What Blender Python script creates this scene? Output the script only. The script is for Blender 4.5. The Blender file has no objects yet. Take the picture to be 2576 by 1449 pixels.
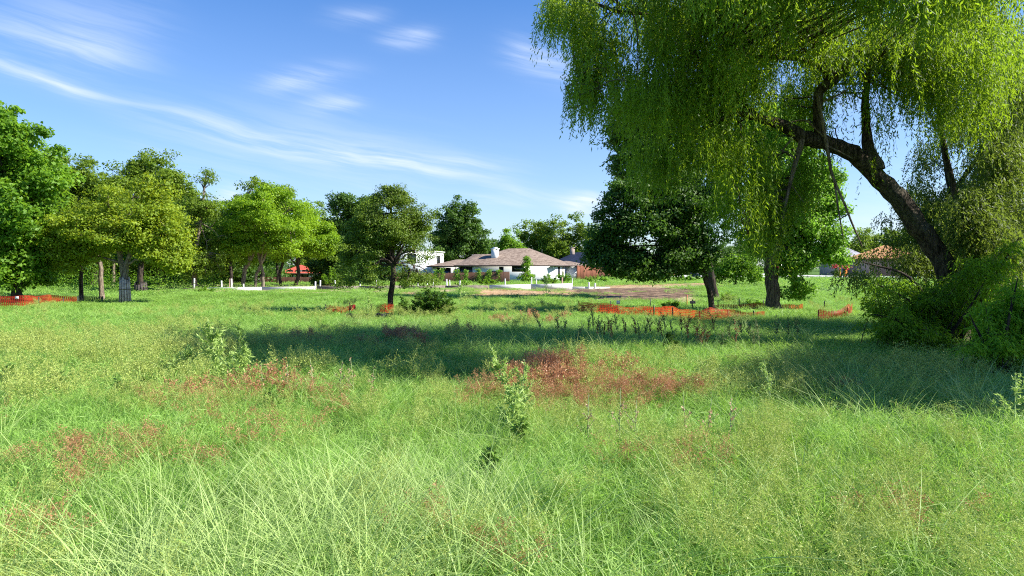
import bpy, math, random
import numpy as np
from mathutils import Vector, Matrix, noise as mnoise
R = math.radians
SC = bpy.context.scene
COL = SC.collection

# ------------------------------------------------------------------ camera
CAMZ = 2.3; F = 1717.0; CX = 1288.0; HY = 675.0      # measures taken on a 2576 px wide view
cam = bpy.data.cameras.new('camera'); camo = bpy.data.objects.new('camera', cam); COL.objects.link(camo)
cam.sensor_width = 36; cam.lens = 24.0; cam.clip_start = .05; cam.clip_end = 6000
camo.location = (0, 0, CAMZ); camo.rotation_euler = (R(90) - math.atan(49.5/F), 0, 0)
SC.camera = camo
# ------------------------------------------------------------------ sky, sun, exposure
SUN_EL = 39.0; SUN_AZ = 97.0        # azimuth clockwise from +Y (the view direction)
SC.view_settings.view_transform = 'Standard'; SC.view_settings.look = 'None'
SC.view_settings.gamma = 1.0; SC.view_settings.exposure = 1.08
W = bpy.data.worlds.new('World'); SC.world = W; W.use_nodes = True
class NB:
    """small node-building helper"""
    def __init__(s, nt): s.nt = nt; s.N = nt.nodes; s.L = nt.links
    def node(s, t, **k):
        n = s.N.new(t)
        for a, b in k.items(): setattr(n, a, b)
        return n
    def put(s, sock, v):
        if isinstance(v, bpy.types.NodeSocket): s.L.new(v, sock)
        elif v is not None: sock.default_value = v
    def m(s, op, a, b=None, c=None, clamp=False):
        n = s.node('ShaderNodeMath', operation=op, use_clamp=clamp)
        s.put(n.inputs[0], a); s.put(n.inputs[1], b)
        if c is not None: s.put(n.inputs[2], c)
        return n.outputs[0]
    def mix(s, f, a, b):
        n = s.node('ShaderNodeMix', data_type='RGBA'); s.put(n.inputs[0], f)
        s.put(n.inputs[6], a if isinstance(a, bpy.types.NodeSocket) else (*a[:3], 1)); s.put(n.inputs[7], b if isinstance(b, bpy.types.NodeSocket) else (*b[:3], 1))
        return n.outputs[2]
    def noise(s, vec, scale, detail=3, rough=.55, out=0, dist=0):
        n = s.node('ShaderNodeTexNoise'); s.put(n.inputs['Vector'], vec); n.inputs['Scale'].default_value = scale
        n.inputs['Detail'].default_value = detail; n.inputs['Roughness'].default_value = rough; n.inputs['Distortion'].default_value = dist
        return n.outputs[out]
    def ramp(s, v, stops):
        n = s.node('ShaderNodeValToRGB'); s.put(n.inputs[0], v); e = n.color_ramp.elements
        while len(e) < len(stops): e.new(.5)
        for i, (p, c) in enumerate(stops): e[i].position = p; e[i].color = (*c[:3], 1)
        return n.outputs[0]
    def mapr(s, v, a, b, c=0., d=1.):
        n = s.node('ShaderNodeMapRange'); n.interpolation_type = 'SMOOTHSTEP'; s.put(n.inputs[0], v)
        n.inputs[1].default_value = a; n.inputs[2].default_value = b; n.inputs[3].default_value = c; n.inputs[4].default_value = d
        return n.outputs[0]
    def comb(s, x, y, z):
        n = s.node('ShaderNodeCombineXYZ'); s.put(n.inputs[0], x); s.put(n.inputs[1], y); s.put(n.inputs[2], z); return n.outputs[0]
b = NB(W.node_tree); b.N.clear()
sky = b.node('ShaderNodeTexSky', sky_type='NISHITA'); sky.sun_disc = False
sky.sun_elevation = R(SUN_EL); sky.sun_rotation = R(SUN_AZ); sky.air_density = 1.0; sky.dust_density = .6; sky.ozone_density = 2.5
hs = b.node('ShaderNodeHueSaturation'); hs.inputs['Saturation'].default_value = 1.44; hs.inputs['Value'].default_value = 1.2
b.L.new(sky.outputs[0], hs.inputs['Color'])
# cirrus: wisps placed by azimuth and elevation (degrees) on the sky itself
tc = b.node('ShaderNodeTexCoord'); sp = b.node('ShaderNodeSeparateXYZ'); b.L.new(tc.outputs['Generated'], sp.inputs[0])
azs = b.m('MULTIPLY', b.m('ARCTAN2', sp.outputs[0], sp.outputs[1]), 57.2958)
els = b.m('MULTIPLY', b.m('ARCSINE', sp.outputs[2]), 57.2958)
def azel(px, py):
    x, z = (px - CX)/F, (HY - py)/F
    return math.degrees(math.atan(x)), math.degrees(math.atan(z/math.hypot(1, x)))
warp = b.noise(b.comb(b.m('MULTIPLY', azs, .045), b.m('MULTIPLY', els, .12), 3.1), 1.4, 3, .55, out=1)
ws = b.node('ShaderNodeSeparateColor'); b.L.new(warp, ws.inputs[0])
azw = b.m('ADD', azs, b.m('MULTIPLY', b.m('SUBTRACT', ws.outputs[0], .5), 6.0))
elw = b.m('ADD', els, b.m('MULTIPLY', b.m('SUBTRACT', ws.outputs[1], .5), 1.7))
# x0,y0,x1,y1 (ends), half-thickness in degrees, strength, one-sided softness
WISPS = [(-60,140,330,262,.55,.62),(300,250,860,392,1.0,.42),(800,375,1230,440,.85,.55),(1050,440,1330,420,1.3,.22),(560,330,1150,440,3.0,.30),
         (-120,70,330,150,1.9,.36),(150,120,400,170,1.1,.20),(0,0,430,80,2.2,.20),(640,210,860,190,.9,.62),(770,262,930,258,.75,.5),
         (930,106,1080,92,.75,.62),(800,52,950,40,.7,.3),(1260,125,1440,180,1.4,.55),(1180,495,1340,500,.95,.50),(1330,500,1560,505,.7,.4),
         (1420,520,1520,508,.8,.8),(560,478,640,470,.5,.5),(520,500,590,500,.8,.8),(300,340,700,470,2.2,.12),(1560,180,2300,300,3.5,.22),(2100,560,2500,600,3.0,.4)]
tot = None
fib = b.noise(b.comb(b.m('MULTIPLY', b.m('ADD', azw, b.m('MULTIPLY', elw, 2.2)), .05), b.m('MULTIPLY', b.m('SUBTRACT', elw, b.m('MULTIPLY', azw, -.16)), .42), 0.), 1.5, 6, .62)
fibm = b.mapr(fib, .34, .66, .12, 1.5)
for (x0, y0, x1, y1, th, st) in WISPS:
    a0, e0 = azel(x0, y0); a1, e1 = azel(x1, y1)
    ca, ce = (a0+a1)/2, (e0+e1)/2; hl = math.hypot(a1-a0, e1-e0)/2; an = math.atan2(e1-e0, a1-a0); c_, s_ = math.cos(an), math.sin(an)
    dx = b.m('SUBTRACT', azw, ca); dy = b.m('SUBTRACT', elw, ce)
    u = b.m('DIVIDE', b.m('ADD', b.m('MULTIPLY', dx, c_), b.m('MULTIPLY', dy, s_)), hl)
    v = b.m('DIVIDE', b.m('SUBTRACT', b.m('MULTIPLY', dy, c_), b.m('MULTIPLY', dx, s_)), th)
    r2 = b.m('ADD', b.m('POWER', b.m('ABSOLUTE', u), 2.6), b.m('MULTIPLY', v, v))
    g = b.m('MULTIPLY', b.m('EXPONENT', b.m('MULTIPLY', r2, -1.15)), st)
    tot = g if tot is None else b.m('ADD', tot, g)
cl = b.m('MULTIPLY', b.m('MULTIPLY', tot, fibm), .62)
veil = b.mapr(els, 2., 34., .30, .0)
cl = b.m('MAXIMUM', cl, 0.)
cl = b.m('ADD', cl, veil, clamp=True)
tintn = b.node('ShaderNodeMix', data_type='RGBA', blend_type='MULTIPLY'); tintn.inputs[0].default_value = 1.; b.L.new(hs.outputs[0], tintn.inputs[6]); tintn.inputs[7].default_value = (.88, .99, 1.22, 1)
skyc = b.mix(cl, tintn.outputs[2], (6.4, 7.3, 9.0))
bg = b.node('ShaderNodeBackground'); b.L.new(skyc, bg.inputs[0]); bg.inputs[1].default_value = .066
ow = b.node('ShaderNodeOutputWorld'); b.L.new(bg.outputs[0], ow.inputs[0])
sun = bpy.data.lights.new('sun', 'SUN'); sun.energy = 5.0; sun.angle = R(.5); sun.color = (1., .95, .86)
suno = bpy.data.objects.new('sun', sun); COL.objects.link(suno)
sd = Vector((math.sin(R(SUN_AZ))*math.cos(R(SUN_EL)), math.cos(R(SUN_AZ))*math.cos(R(SUN_EL)), math.sin(R(SUN_EL))))
suno.rotation_euler = sd.to_track_quat('Z', 'Y').to_euler(); suno.location = (40, 0, 40)
SC.cycles.use_denoising = False; SC.cycles.filter_width = 1.1; SC.cycles.sample_clamp_indirect = 4; SC.cycles.max_bounces = 6; SC.cycles.diffuse_bounces = 3; SC.cycles.transmission_bounces = 4; SC.cycles.glossy_bounces = 2

# ------------------------------------------------------------------ terrain
YS = np.array([0, 40, 44, 50, 56, 60, 68, 80, 100, 112, 125, 150, 220, 3000.])
ZL = np.array([0, 0, 0, .05, .2, .24, .3, .2, .1, .2, .4, .8, 1.6, 1.8])
ZC = np.array([0, 0, .05, .25, .46, .44, .46, .38, .18, .5, .7, .9, 1.6, 1.8])
ZR = np.array([0, 0, .05, .30, .55, .62, .68, .70, .72, .73, .74, .78, 1.6, 1.8])
def zt(x, y):
    x = np.asarray(x, float); y = np.asarray(y, float)
    yy = np.maximum(y, 8.); px = CX + F*x/yy
    l, c, r = np.interp(y, YS, ZL), np.interp(y, YS, ZC), np.interp(y, YS, ZR)
    a = np.clip((px-330)/220, 0, 1); a = a*a*(3-2*a); q = np.clip((px-1400)/260, 0, 1); q = q*q*(3-2*q)
    z = l*(1-a) + c*a; z = z*(1-q) + r*q
    und = .05*np.sin(x*.55+1.3)*np.sin(y*.41+.7) + .06*np.sin(x*.23-y*.31+2.) + .03*np.sin(x*1.3+y*.9)
    k = np.clip(1-(y-58)/10, .15, 1.)
    z = z + und*k
    mnd = .20*np.exp(-(((px-520)/75)**2 + ((y-48)/3.0)**2)) + .08*np.exp(-(((px-640)/110)**2+((y-50)/2.5)**2))
    return z + mnd
def Z(x, y): return float(zt(x, y))
def P(px, d):            # ground point on the sight line px at distance d
    x = (px-CX)/F*d; return (x, d, Z(x, d))
def X(px, d): return (px-CX)/F*d
def H(py, d): return CAMZ + (HY-py)/F*d
def inpoly(px, py, poly):
    r = np.zeros(px.shape, bool); n = len(poly)
    for i in range(n):
        x0, y0 = poly[i]; x1, y1 = poly[(i+1) % n]
        c = ((y0 > py) != (y1 > py)); xx = (x1-x0)*(py-y0)/((y1-y0) if y1 != y0 else 1e-9)+x0
        r ^= c & (px < xx)
    return r
def vnoise(x, y, s, seed=0.):   # cheap smooth value noise on arrays
    x = x*s+seed*17.3; y = y*s+seed*9.1
    xi, yi = np.floor(x), np.floor(y); fx, fy = x-xi, y-yi; fx = fx*fx*(3-2*fx); fy = fy*fy*(3-2*fy)
    h = lambda a, c: np.modf(np.abs(np.sin(a*127.1+c*311.7+seed)*43758.5453))[0]
    return (h(xi, yi)*(1-fx)+h(xi+1, yi)*fx)*(1-fy)+(h(xi, yi+1)*(1-fx)+h(xi+1, yi+1)*fx)*fy
def fnoise(x, y, s, seed=0.): return (vnoise(x, y, s, seed)+.5*vnoise(x, y, s*2.1, seed+3)+.25*vnoise(x, y, s*4.3, seed+5))/1.75
def dirt_masks(x, y):
    """bare earth: (0..1 orange clay, 0..1 dark churned soil, 0..1 dry straw) over the ground plan, metres"""
    px = CX + F*x/np.maximum(y, 8.); w = y + 1.6*(fnoise(x, y, .35, 2)-.5)*2
    n = fnoise(x, y, .5, 7)
    clay = ((px > 860) & (px < 1560) & (w > 52.2) & (w < 57.5) & (n > .56)) | ((px > 1490) & (px < 2000) & (w > 62) & (w < 72) & (n > .47)) \
        | ((px > 1205) & (px < 1480) & (w > 50.6) & (w < 57.6) & (n > .24)) | ((px > 1640) & (px < 1930) & (w > 88) & (w < 100) & (n > .5))
    dark = inpoly(px+40*(n-.5), w, [(1395, 60.5), (1440, 56), (1470, 50), (1530, 46.0), (1640, 45), (1745, 47.5), (1770, 54.5), (1700, 59), (1560, 61)])
    straw = ((px > 500) & (px < 1240) & (w > 52) & (w < 60) & (n > .34)) | ((px > 1440) & (px < 1790) & (w > 59.5) & (w < 66)) | ((px > 1400) & (px < 1800) & (w > 44.5) & (w < 48) & (n > .58)) \
        | ((px > 200) & (px < 480) & (w > 47) & (w < 50) & (n > .55))
    site = (w > 58) & (w < 80) & (px > 380) & (px < 1480)
    return clay.astype(float), dark.astype(float), np.maximum(straw, site*.8)

# ------------------------------------------------------------------ materials
MATS = {}
def mat(name, build=None):
    if name in MATS: return MATS[name]
    m = bpy.data.materials.new(name); m.use_nodes = True; m.node_tree.nodes.clear()
    nb = NB(m.node_tree); sh = build(nb); o = nb.node('ShaderNodeOutputMaterial'); nb.L.new(sh, o.inputs[0]); MATS[name] = m
    return m
def princ(nb, col, rough=.7, metal=0., spec=.3, bump=None, bs=.3, bd=.02):
    n = nb.node('ShaderNodeBsdfPrincipled')
    if isinstance(col, bpy.types.NodeSocket): nb.L.new(col, n.inputs['Base Color'])
    else: n.inputs['Base Color'].default_value = (*col[:3], 1)
    nb.put(n.inputs['Roughness'], rough); n.inputs['Metallic'].default_value = metal; n.inputs['Specular IOR Level'].default_value = spec
    if bump is not None:
        bp = nb.node('ShaderNodeBump'); bp.inputs['Strength'].default_value = bs; bp.inputs['Distance'].default_value = bd
        nb.L.new(bump, bp.inputs['Height']); nb.L.new(bp.outputs[0], n.inputs['Normal'])
    return n.outputs[0]
def objc(nb): return nb.node('ShaderNodeTexCoord').outputs['Object']
def geopos(nb): return nb.node('ShaderNodeNewGeometry').outputs['Position']
def leafmat(name, cd, cl, ct, tr=.42, vary=.5, rnd=False):
    """leaf: tint attribute runs from cd (older leaf) to cl (young leaf); ct is the colour of light passing through"""
    def bld(nb):
        if rnd: t = nb.node('ShaderNodeObjectInfo').outputs['Random']; t2 = nb.node('ShaderNodeAttribute', attribute_name='tint').outputs['Fac']; t = nb.m('ADD', nb.m('MULTIPLY', t, .45), nb.m('MULTIPLY', t2, .55))
        else: t = nb.node('ShaderNodeAttribute', attribute_name='tint').outputs['Fac']
        c = nb.mix(t, cd, cl)
        c2 = nb.mix(t, [v*.8 for v in ct], ct)
        d = princ(nb, c, .55, spec=.35)
        tn = nb.node('ShaderNodeBsdfTranslucent'); nb.L.new(c2, tn.inputs[0])
        mx = nb.node('ShaderNodeMixShader'); mx.inputs[0].default_value = tr; nb.L.new(d, mx.inputs[1]); nb.L.new(tn.outputs[0], mx.inputs[2])
        return mx.outputs[0]
    return mat(name, bld)
def flat(name, c, rough=.7, metal=0., spec=.3, var=.12, sc=6., bs=.15):
    def bld(nb):
        n = nb.noise(objc(nb), sc, 4); f = nb.mapr(n, .3, .7)
        return princ(nb, nb.mix(f, [v*(1-var) for v in c], [min(1, v*(1+var)) for v in c]), rough, metal, spec, n, bs, .01)
    return mat(name, bld)
def bark(name, c0, c1):
    def bld(nb):
        mp = nb.node('ShaderNodeMapping'); nb.L.new(objc(nb), mp.inputs[0]); mp.inputs['Scale'].default_value = (9, 9, 1.6)
        n = nb.noise(mp.outputs[0], 1.6, 5, .65, dist=.6); n2 = nb.noise(objc(nb), .9, 2)
        c = nb.mix(nb.mapr(n, .38, .62), c0, c1); c = nb.mix(nb.m('MULTIPLY', nb.mapr(n2, .5, .75), .4), c, (.13, .14, .10))
        return princ(nb, c, .9, spec=.15, bump=n, bs=.9, bd=.06)
    return mat(name, bld)
def ground_mat(nb):
    pos = geopos(nb); at = nb.node('ShaderNodeAttribute', attribute_name='soil'); s = nb.node('ShaderNodeSeparateColor'); nb.L.new(at.outputs['Color'], s.inputs[0])
    n1 = nb.noise(pos, .35, 5); n2 = nb.noise(pos, 4., 5, .65); n3 = nb.noise(pos, 1.3, 5, .6)
    g = nb.mix(nb.mapr(n1, .35, .65), (.055, .12, .022), (.10, .19, .035)); g = nb.mix(nb.m('MULTIPLY', nb.mapr(n2, .4, .7), .6), g, (.15, .24, .06))
    clay = nb.mix(nb.mapr(n3, .35, .65), (.33, .20, .10), (.46, .32, .18)); dark = nb.mix(nb.mapr(n3, .4, .66), (.13, .085, .055), (.26, .175, .115)); straw = nb.mix(nb.mapr(n2, .35, .65), (.30, .26, .12), (.46, .36, .22))
    c = nb.mix(s.outputs[2], g, straw); c = nb.mix(s.outputs[0], c, clay); c = nb.mix(s.outputs[1], c, dark)
    return princ(nb, c, .95, spec=.1, bump=nb.m('ADD', n2, nb.m('MULTIPLY', n3, 1.5)), bs=.8, bd=.12)
M_BARK = bark('bark_brown', (.035, .026, .02), (.15, .115, .085))
M_BARKD = bark('bark_dark', (.02, .016, .013), (.085, .065, .05))
M_BARKL = bark('bark_light', (.10, .075, .055), (.30, .24, .18))
M_WHITE = flat('white_brick', (.80, .80, .79), .8, var=.04, sc=3)
M_TRIM = flat('dark_trim', (.055, .038, .032), .6)
M_METALW = flat('white_plastic', (.82, .82, .84), .5, var=.04)
M_POST = flat('green_steel', (.035, .045, .035), .5, .3)
M_GLASS = flat('dark_glass', (.02, .025, .03), .12, spec=.6, var=.3, sc=1.)
M_NAVY = flat('navy_plastic', (.02, .035, .10), .45)
M_BLACK = flat('black_fabric', (.018, .018, .02), .8)
M_RED = flat('red_cloth', (.40, .035, .03), .8)
def shingle(name, c0, c1):
    def bld(nb):
        v = objc(nb); br = nb.node('ShaderNodeTexVoronoi'); nb.L.new(v, br.inputs['Vector']); br.inputs['Scale'].default_value = 3.2
        n = nb.noise(v, 1.1, 4); s = nb.node('ShaderNodeSeparateColor'); nb.L.new(br.outputs['Color'], s.inputs[0])
        c = nb.mix(nb.m('ADD', nb.m('MULTIPLY', s.outputs[0], .7), nb.m('MULTIPLY', n, .3)), c0, c1)
        return princ(nb, c, .92, spec=.1, bump=s.outputs[0], bs=.4, bd=.02)
    return mat(name, bld)
M_ROOF = shingle('brown_shingle', (.15, .108, .082), (.34, .265, .205))
M_ROOFN = shingle('navy_shingle', (.010, .016, .034), (.022, .032, .062))
M_ROOFR = shingle('red_shingle', (.50, .07, .045), (.66, .14, .09))
M_ROOFO = shingle('orange_shingle', (.36, .17, .07), (.56, .31, .15))
M_ROOFG = shingle('grey_shingle', (.22, .22, .24), (.42, .42, .44))
def boards(name, c0, c1, w=.14):
    def bld(nb):
        v = objc(nb); s = nb.node('ShaderNodeSeparateXYZ'); nb.L.new(v, s.inputs[0])
        q = nb.m('DIVIDE', s.outputs[0], w); fl = nb.m('FLOOR', q); fr = nb.m('FRACT', q)
        wn = nb.node('ShaderNodeTexWhiteNoise', noise_dimensions='1D'); nb.L.new(fl, wn.inputs['W'])
        n = nb.noise(nb.comb(nb.m('MULTIPLY', q, 1.), s.outputs[1], nb.m('MULTIPLY', s.outputs[2], .6)), 2., 4)
        c = nb.mix(nb.m('ADD', nb.m('MULTIPLY', wn.outputs[0], .6), nb.m('MULTIPLY', n, .4)), c0, c1)
        gap = nb.m('LESS_THAN', fr, .07); c = nb.mix(gap, c, [v*.3 for v in c0])
        return princ(nb, c, .85, spec=.15, bump=n, bs=.3)
    return mat(name, bld)
M_FENCE = boards('cedar_boards', (.11, .055, .038), (.23, .125, .085))
M_FENCED = boards('dark_boards', (.045, .04, .04), (.10, .09, .085))
M_FENCER = boards('red_boards', (.20, .075, .045), (.34, .14, .085), .6)
M_GUARD = boards('guard_planks', (.10, .075, .06), (.34, .27, .22), .11)
M_CONC = flat('pale_formwork', (.62, .60, .58), .85, var=.12, sc=2.5)
M_STEEL = flat('dark_formwork', (.17, .14, .12), .75, var=.3, sc=2.5)
M_ROAD = flat('concrete_road', (.60, .58, .56), .9, var=.08, sc=.8)
def orange_net(nb):
    v = objc(nb); s = nb.node('ShaderNodeSeparateXYZ'); nb.L.new(v, s.inputs[0])
    n = nb.noise(v, 1.7, 4); c = nb.mix(nb.mapr(n, .35, .65), (.27, .018, .010), (.56, .05, .02))
    d = princ(nb, c, .6); t = nb.node('ShaderNodeBsdfTranslucent'); t.inputs[0].default_value = (.75, .10, .03, 1)
    mx = nb.node('ShaderNodeMixShader'); mx.inputs[0].default_value = .4; nb.L.new(d, mx.inputs[1]); nb.L.new(t.outputs[0], mx.inputs[2])
    return mx.outputs[0]
M_NET = mat('orange_net', orange_net)

# ------------------------------------------------------------------ mesh helpers
def mesh_np(name, V, loops, sizes, tint=None, smooth=False):
    me = bpy.data.meshes.new(name); V = np.asarray(V, np.float32)
    me.vertices.add(len(V)); me.vertices.foreach_set('co', V.ravel())
    loops = np.asarray(loops, np.int32).ravel(); sizes = np.asarray(sizes, np.int32)
    me.loops.add(len(loops)); me.loops.foreach_set('vertex_index', loops)
    me.polygons.add(len(sizes)); st = np.zeros(len(sizes), np.int32); st[1:] = np.cumsum(sizes)[:-1]
    me.polygons.foreach_set('loop_start', st); me.polygons.foreach_set('loop_total', sizes)
    if smooth: me.polygons.foreach_set('use_smooth', np.ones(len(sizes), bool))
    me.update(calc_edges=True)
    if tint is not None:
        a = me.attributes.new('tint', 'FLOAT', 'POINT'); a.data.foreach_set('value', np.asarray(tint, np.float32))
    return me
class MB:
    def __init__(s): s.V = []; s.L = []; s.S = []; s.T = []; s.n = 0
    def add(s, V, faces, t=None):
        V = np.asarray(V, float).reshape(-1, 3)
        if isinstance(faces, np.ndarray): s.L.append((faces+s.n).ravel()); s.S.append(np.full(len(faces), faces.shape[1]))
        else:
            for f in faces: s.L.append(np.array(f)+s.n); s.S.append(np.array([len(f)]))
        s.T.append(np.full(len(V), .5) if t is None else np.broadcast_to(np.asarray(t, float), (len(V),)))
        s.V.append(V); s.n += len(V)
    def box(s, x0, x1, y0, y1, z0, z1):
        s.add([(x0,y0,z0),(x1,y0,z0),(x1,y1,z0),(x0,y1,z0),(x0,y0,z1),(x1,y0,z1),(x1,y1,z1),(x0,y1,z1)],
              [(0,3,2,1),(4,5,6,7),(0,1,5,4),(1,2,6,5),(2,3,7,6),(3,0,4,7)])
    def tube(s, pts, rad, n=7, wob=0., seed=0):
        pts = np.asarray(pts, float); rad = np.broadcast_to(np.asarray(rad, float), (len(pts),))
        T = np.gradient(pts, axis=0); T /= np.linalg.norm(T, axis=1)[:, None]+1e-9
        ref = np.array([0, 1., 0]) if abs(T[:, 1]).mean() < .8 else np.array([1., 0, 0])
        A = np.cross(T, ref); A /= np.linalg.norm(A, axis=1)[:, None]+1e-9; B = np.cross(T, A)
        th = np.linspace(0, 2*np.pi, n, endpoint=False); k = len(pts)
        rr = rad[:, None]*np.ones(n)
        if wob: rr = rr*(1+wob*(np.random.RandomState(seed).rand(1, n)-.5)+wob*.5*(np.random.RandomState(seed+1).rand(k, n)-.5))
        V = pts[:, None]+rr[..., None]*(np.cos(th)[None, :, None]*A[:, None]+np.sin(th)[None, :, None]*B[:, None])
        i = np.arange(k-1)[:, None]*n; j = np.arange(n)[None]; j2 = (j+1) % n
        Fq = np.stack([i+j, i+j2, i+n+j2, i+n+j], -1).reshape(-1, 4)
        s.add(V.reshape(-1, 3), Fq); s.add(V[-1], [tuple(range(n))]); s.add(V[0], [tuple(range(n))[::-1]])
    def build(s, name, m, parent=None, smooth=False, loc=None):
        me = mesh_np(name, np.concatenate(s.V), np.concatenate(s.L), np.concatenate(s.S), np.concatenate(s.T), smooth)
        me.materials.append(m); o = bpy.data.objects.new(name, me); COL.objects.link(o)
        if parent: o.parent = parent
        if loc: o.location = loc
        return o
def tag(o, label=None, cat=None, group=None, kind=None):
    for k, v in (('label', label), ('category', cat), ('group', group), ('kind', kind)):
        if v: o[k] = v
    return o
def empty(name, loc, label, cat, group=None, rz=0):
    o = bpy.data.objects.new(name, None); COL.objects.link(o); o.location = loc; o.rotation_euler[2] = rz; o.empty_display_size = .3
    return tag(o, label, cat, group)
def copy_tree(o, parent=None):
    c = o.copy(); COL.objects.link(c)
    if parent: c.parent = parent
    for ch in [x for x in bpy.data.objects if x.parent == o]: copy_tree(ch, c)
    return c
def unit(a): return a/(np.linalg.norm(a, axis=-1, keepdims=True)+1e-9)
def leaves(mb, p, a, n, L, Wd, t, fold=.25):
    """rhombic leaves: base p, direction a, normal n"""
    b_ = unit(np.cross(n, a)); L = np.broadcast_to(L, (len(p),))[:, None]; Wd = np.broadcast_to(Wd, (len(p),))[:, None]
    m_ = p+a*L*.45; up = n*Wd*fold
    V = np.stack([p, m_+b_*Wd*.5+up, p+a*L, m_-b_*Wd*.5+up], 1).reshape(-1, 3)
    Fq = np.arange(len(p)*4).reshape(-1, 4)
    mb.add(V, Fq, np.repeat(t, 4))

# ------------------------------------------------------------------ ground
ax = np.concatenate([-np.geomspace(3000, 92, 14), np.arange(-90, 90.1, .6), np.geomspace(92, 3000, 14)])
ay = np.concatenate([-np.geomspace(400, 16, 8), np.arange(-14, 130, .6), np.geomspace(132, 3000, 18)])
gx, gy = np.meshgrid(ax, ay); gz = zt(gx, gy); cl_, dk_, st_ = dirt_masks(gx, gy)
gz = gz + (cl_*.10+dk_*.12)*(fnoise(gx, gy, 1.1, 4)-.5)*2
nx, ny = len(ax), len(ay); ii = (np.arange(ny-1)[:, None]*nx+np.arange(nx-1)[None])
gf = np.stack([ii, ii+1, ii+nx+1, ii+nx], -1).reshape(-1, 4)
me = mesh_np('ground', np.stack([gx, gy, gz], -1).reshape(-1, 3), gf, np.full(len(gf), 4), smooth=True)
ca = me.color_attributes.new('soil', 'FLOAT_COLOR', 'POINT')
ca.data.foreach_set('color', np.stack([cl_, dk_, st_, np.ones_like(cl_)], -1).astype(np.float32).ravel())
me.materials.append(mat('meadow_soil', ground_mat)); go = bpy.data.objects.new('ground', me); COL.objects.link(go)
tag(go, 'meadow ground with bare clay, dark churned soil and straw on the low bank', None, None, 'structure')
def strip(name, pts, w, m, label, lift=.03):
    mb = MB(); pts = np.array(pts, float); q = []
    for k in range(len(pts)-1):
        for t in np.linspace(0, 1, 12, endpoint=k == len(pts)-2): q.append(pts[k]*(1-t)+pts[k+1]*t)
    q = np.array(q); T = unit(np.gradient(q, axis=0)); Nn = np.stack([-T[:, 1], T[:, 0]], 1)
    A, B = q+Nn*w/2, q-Nn*w/2; zz = np.maximum(zt(A[:, 0], A[:, 1]), zt(B[:, 0], B[:, 1]))+lift
    n = len(q); V = np.concatenate([np.c_[A, zz], np.c_[B, zz], np.c_[A, zz-.4], np.c_[B, zz-.4]])
    i = np.arange(n-1); Fq = np.concatenate([np.stack([i, i+1, n+i+1, n+i], 1), np.stack([i, 2*n+i, 2*n+i+1, i+1], 1), np.stack([n+i, n+i+1, 3*n+i+1, 3*n+i], 1)])
    mb.add(V, Fq); o = mb.build(name, m); tag(o, label, None, None, 'structure'); return o
strip('road', [(X(1560, 126), 126), (X(1800, 126), 126), (X(2000, 126), 126), (X(2350, 118), 118), (X(3000, 112), 112)], 34, M_ROAD, 'pale concrete street beyond the meadow behind the trees', .12)
strip('driveway', [(X(1870, 140), 140), (X(1900, 170), 170)], 6, M_ROAD, 'pale concrete driveway off the street', .1)

# ------------------------------------------------------------------ trees
def noise3(p, s, seed): return mnoise.noise(Vector((p[0]*s+seed*7.7, p[1]*s+seed*3.3, p[2]*s+seed*1.9)))
def bez(p0, p1, p2, n=7):
    t = np.linspace(0, 1, n)[:, None]; return (1-t)**2*p0+2*t*(1-t)*p1+t*t*p2
def crown_centres(ells, nc, rs, shell, seed, gap=.0):
    E = np.array(ells, float); vol = (E[:, 3]*E[:, 4]*E[:, 5])**.75; pr = vol/vol.sum(); out = []
    while len(out) < nc:
        e = E[rs.choice(len(E), p=pr)]; d = unit(rs.randn(3)); r = 1-shell*rs.rand()**1.4
        r *= 1+.40*noise3(d, 1.9, seed)+.24*noise3(d, 4.5, seed+2)
        c = e[:3]+d*r*e[3:6]
        if c[2] < e[2]-e[5]*.92: continue
        if gap and noise3(c, .55, seed+5) > gap: continue
        out.append(c)
    return np.array(out)
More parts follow.
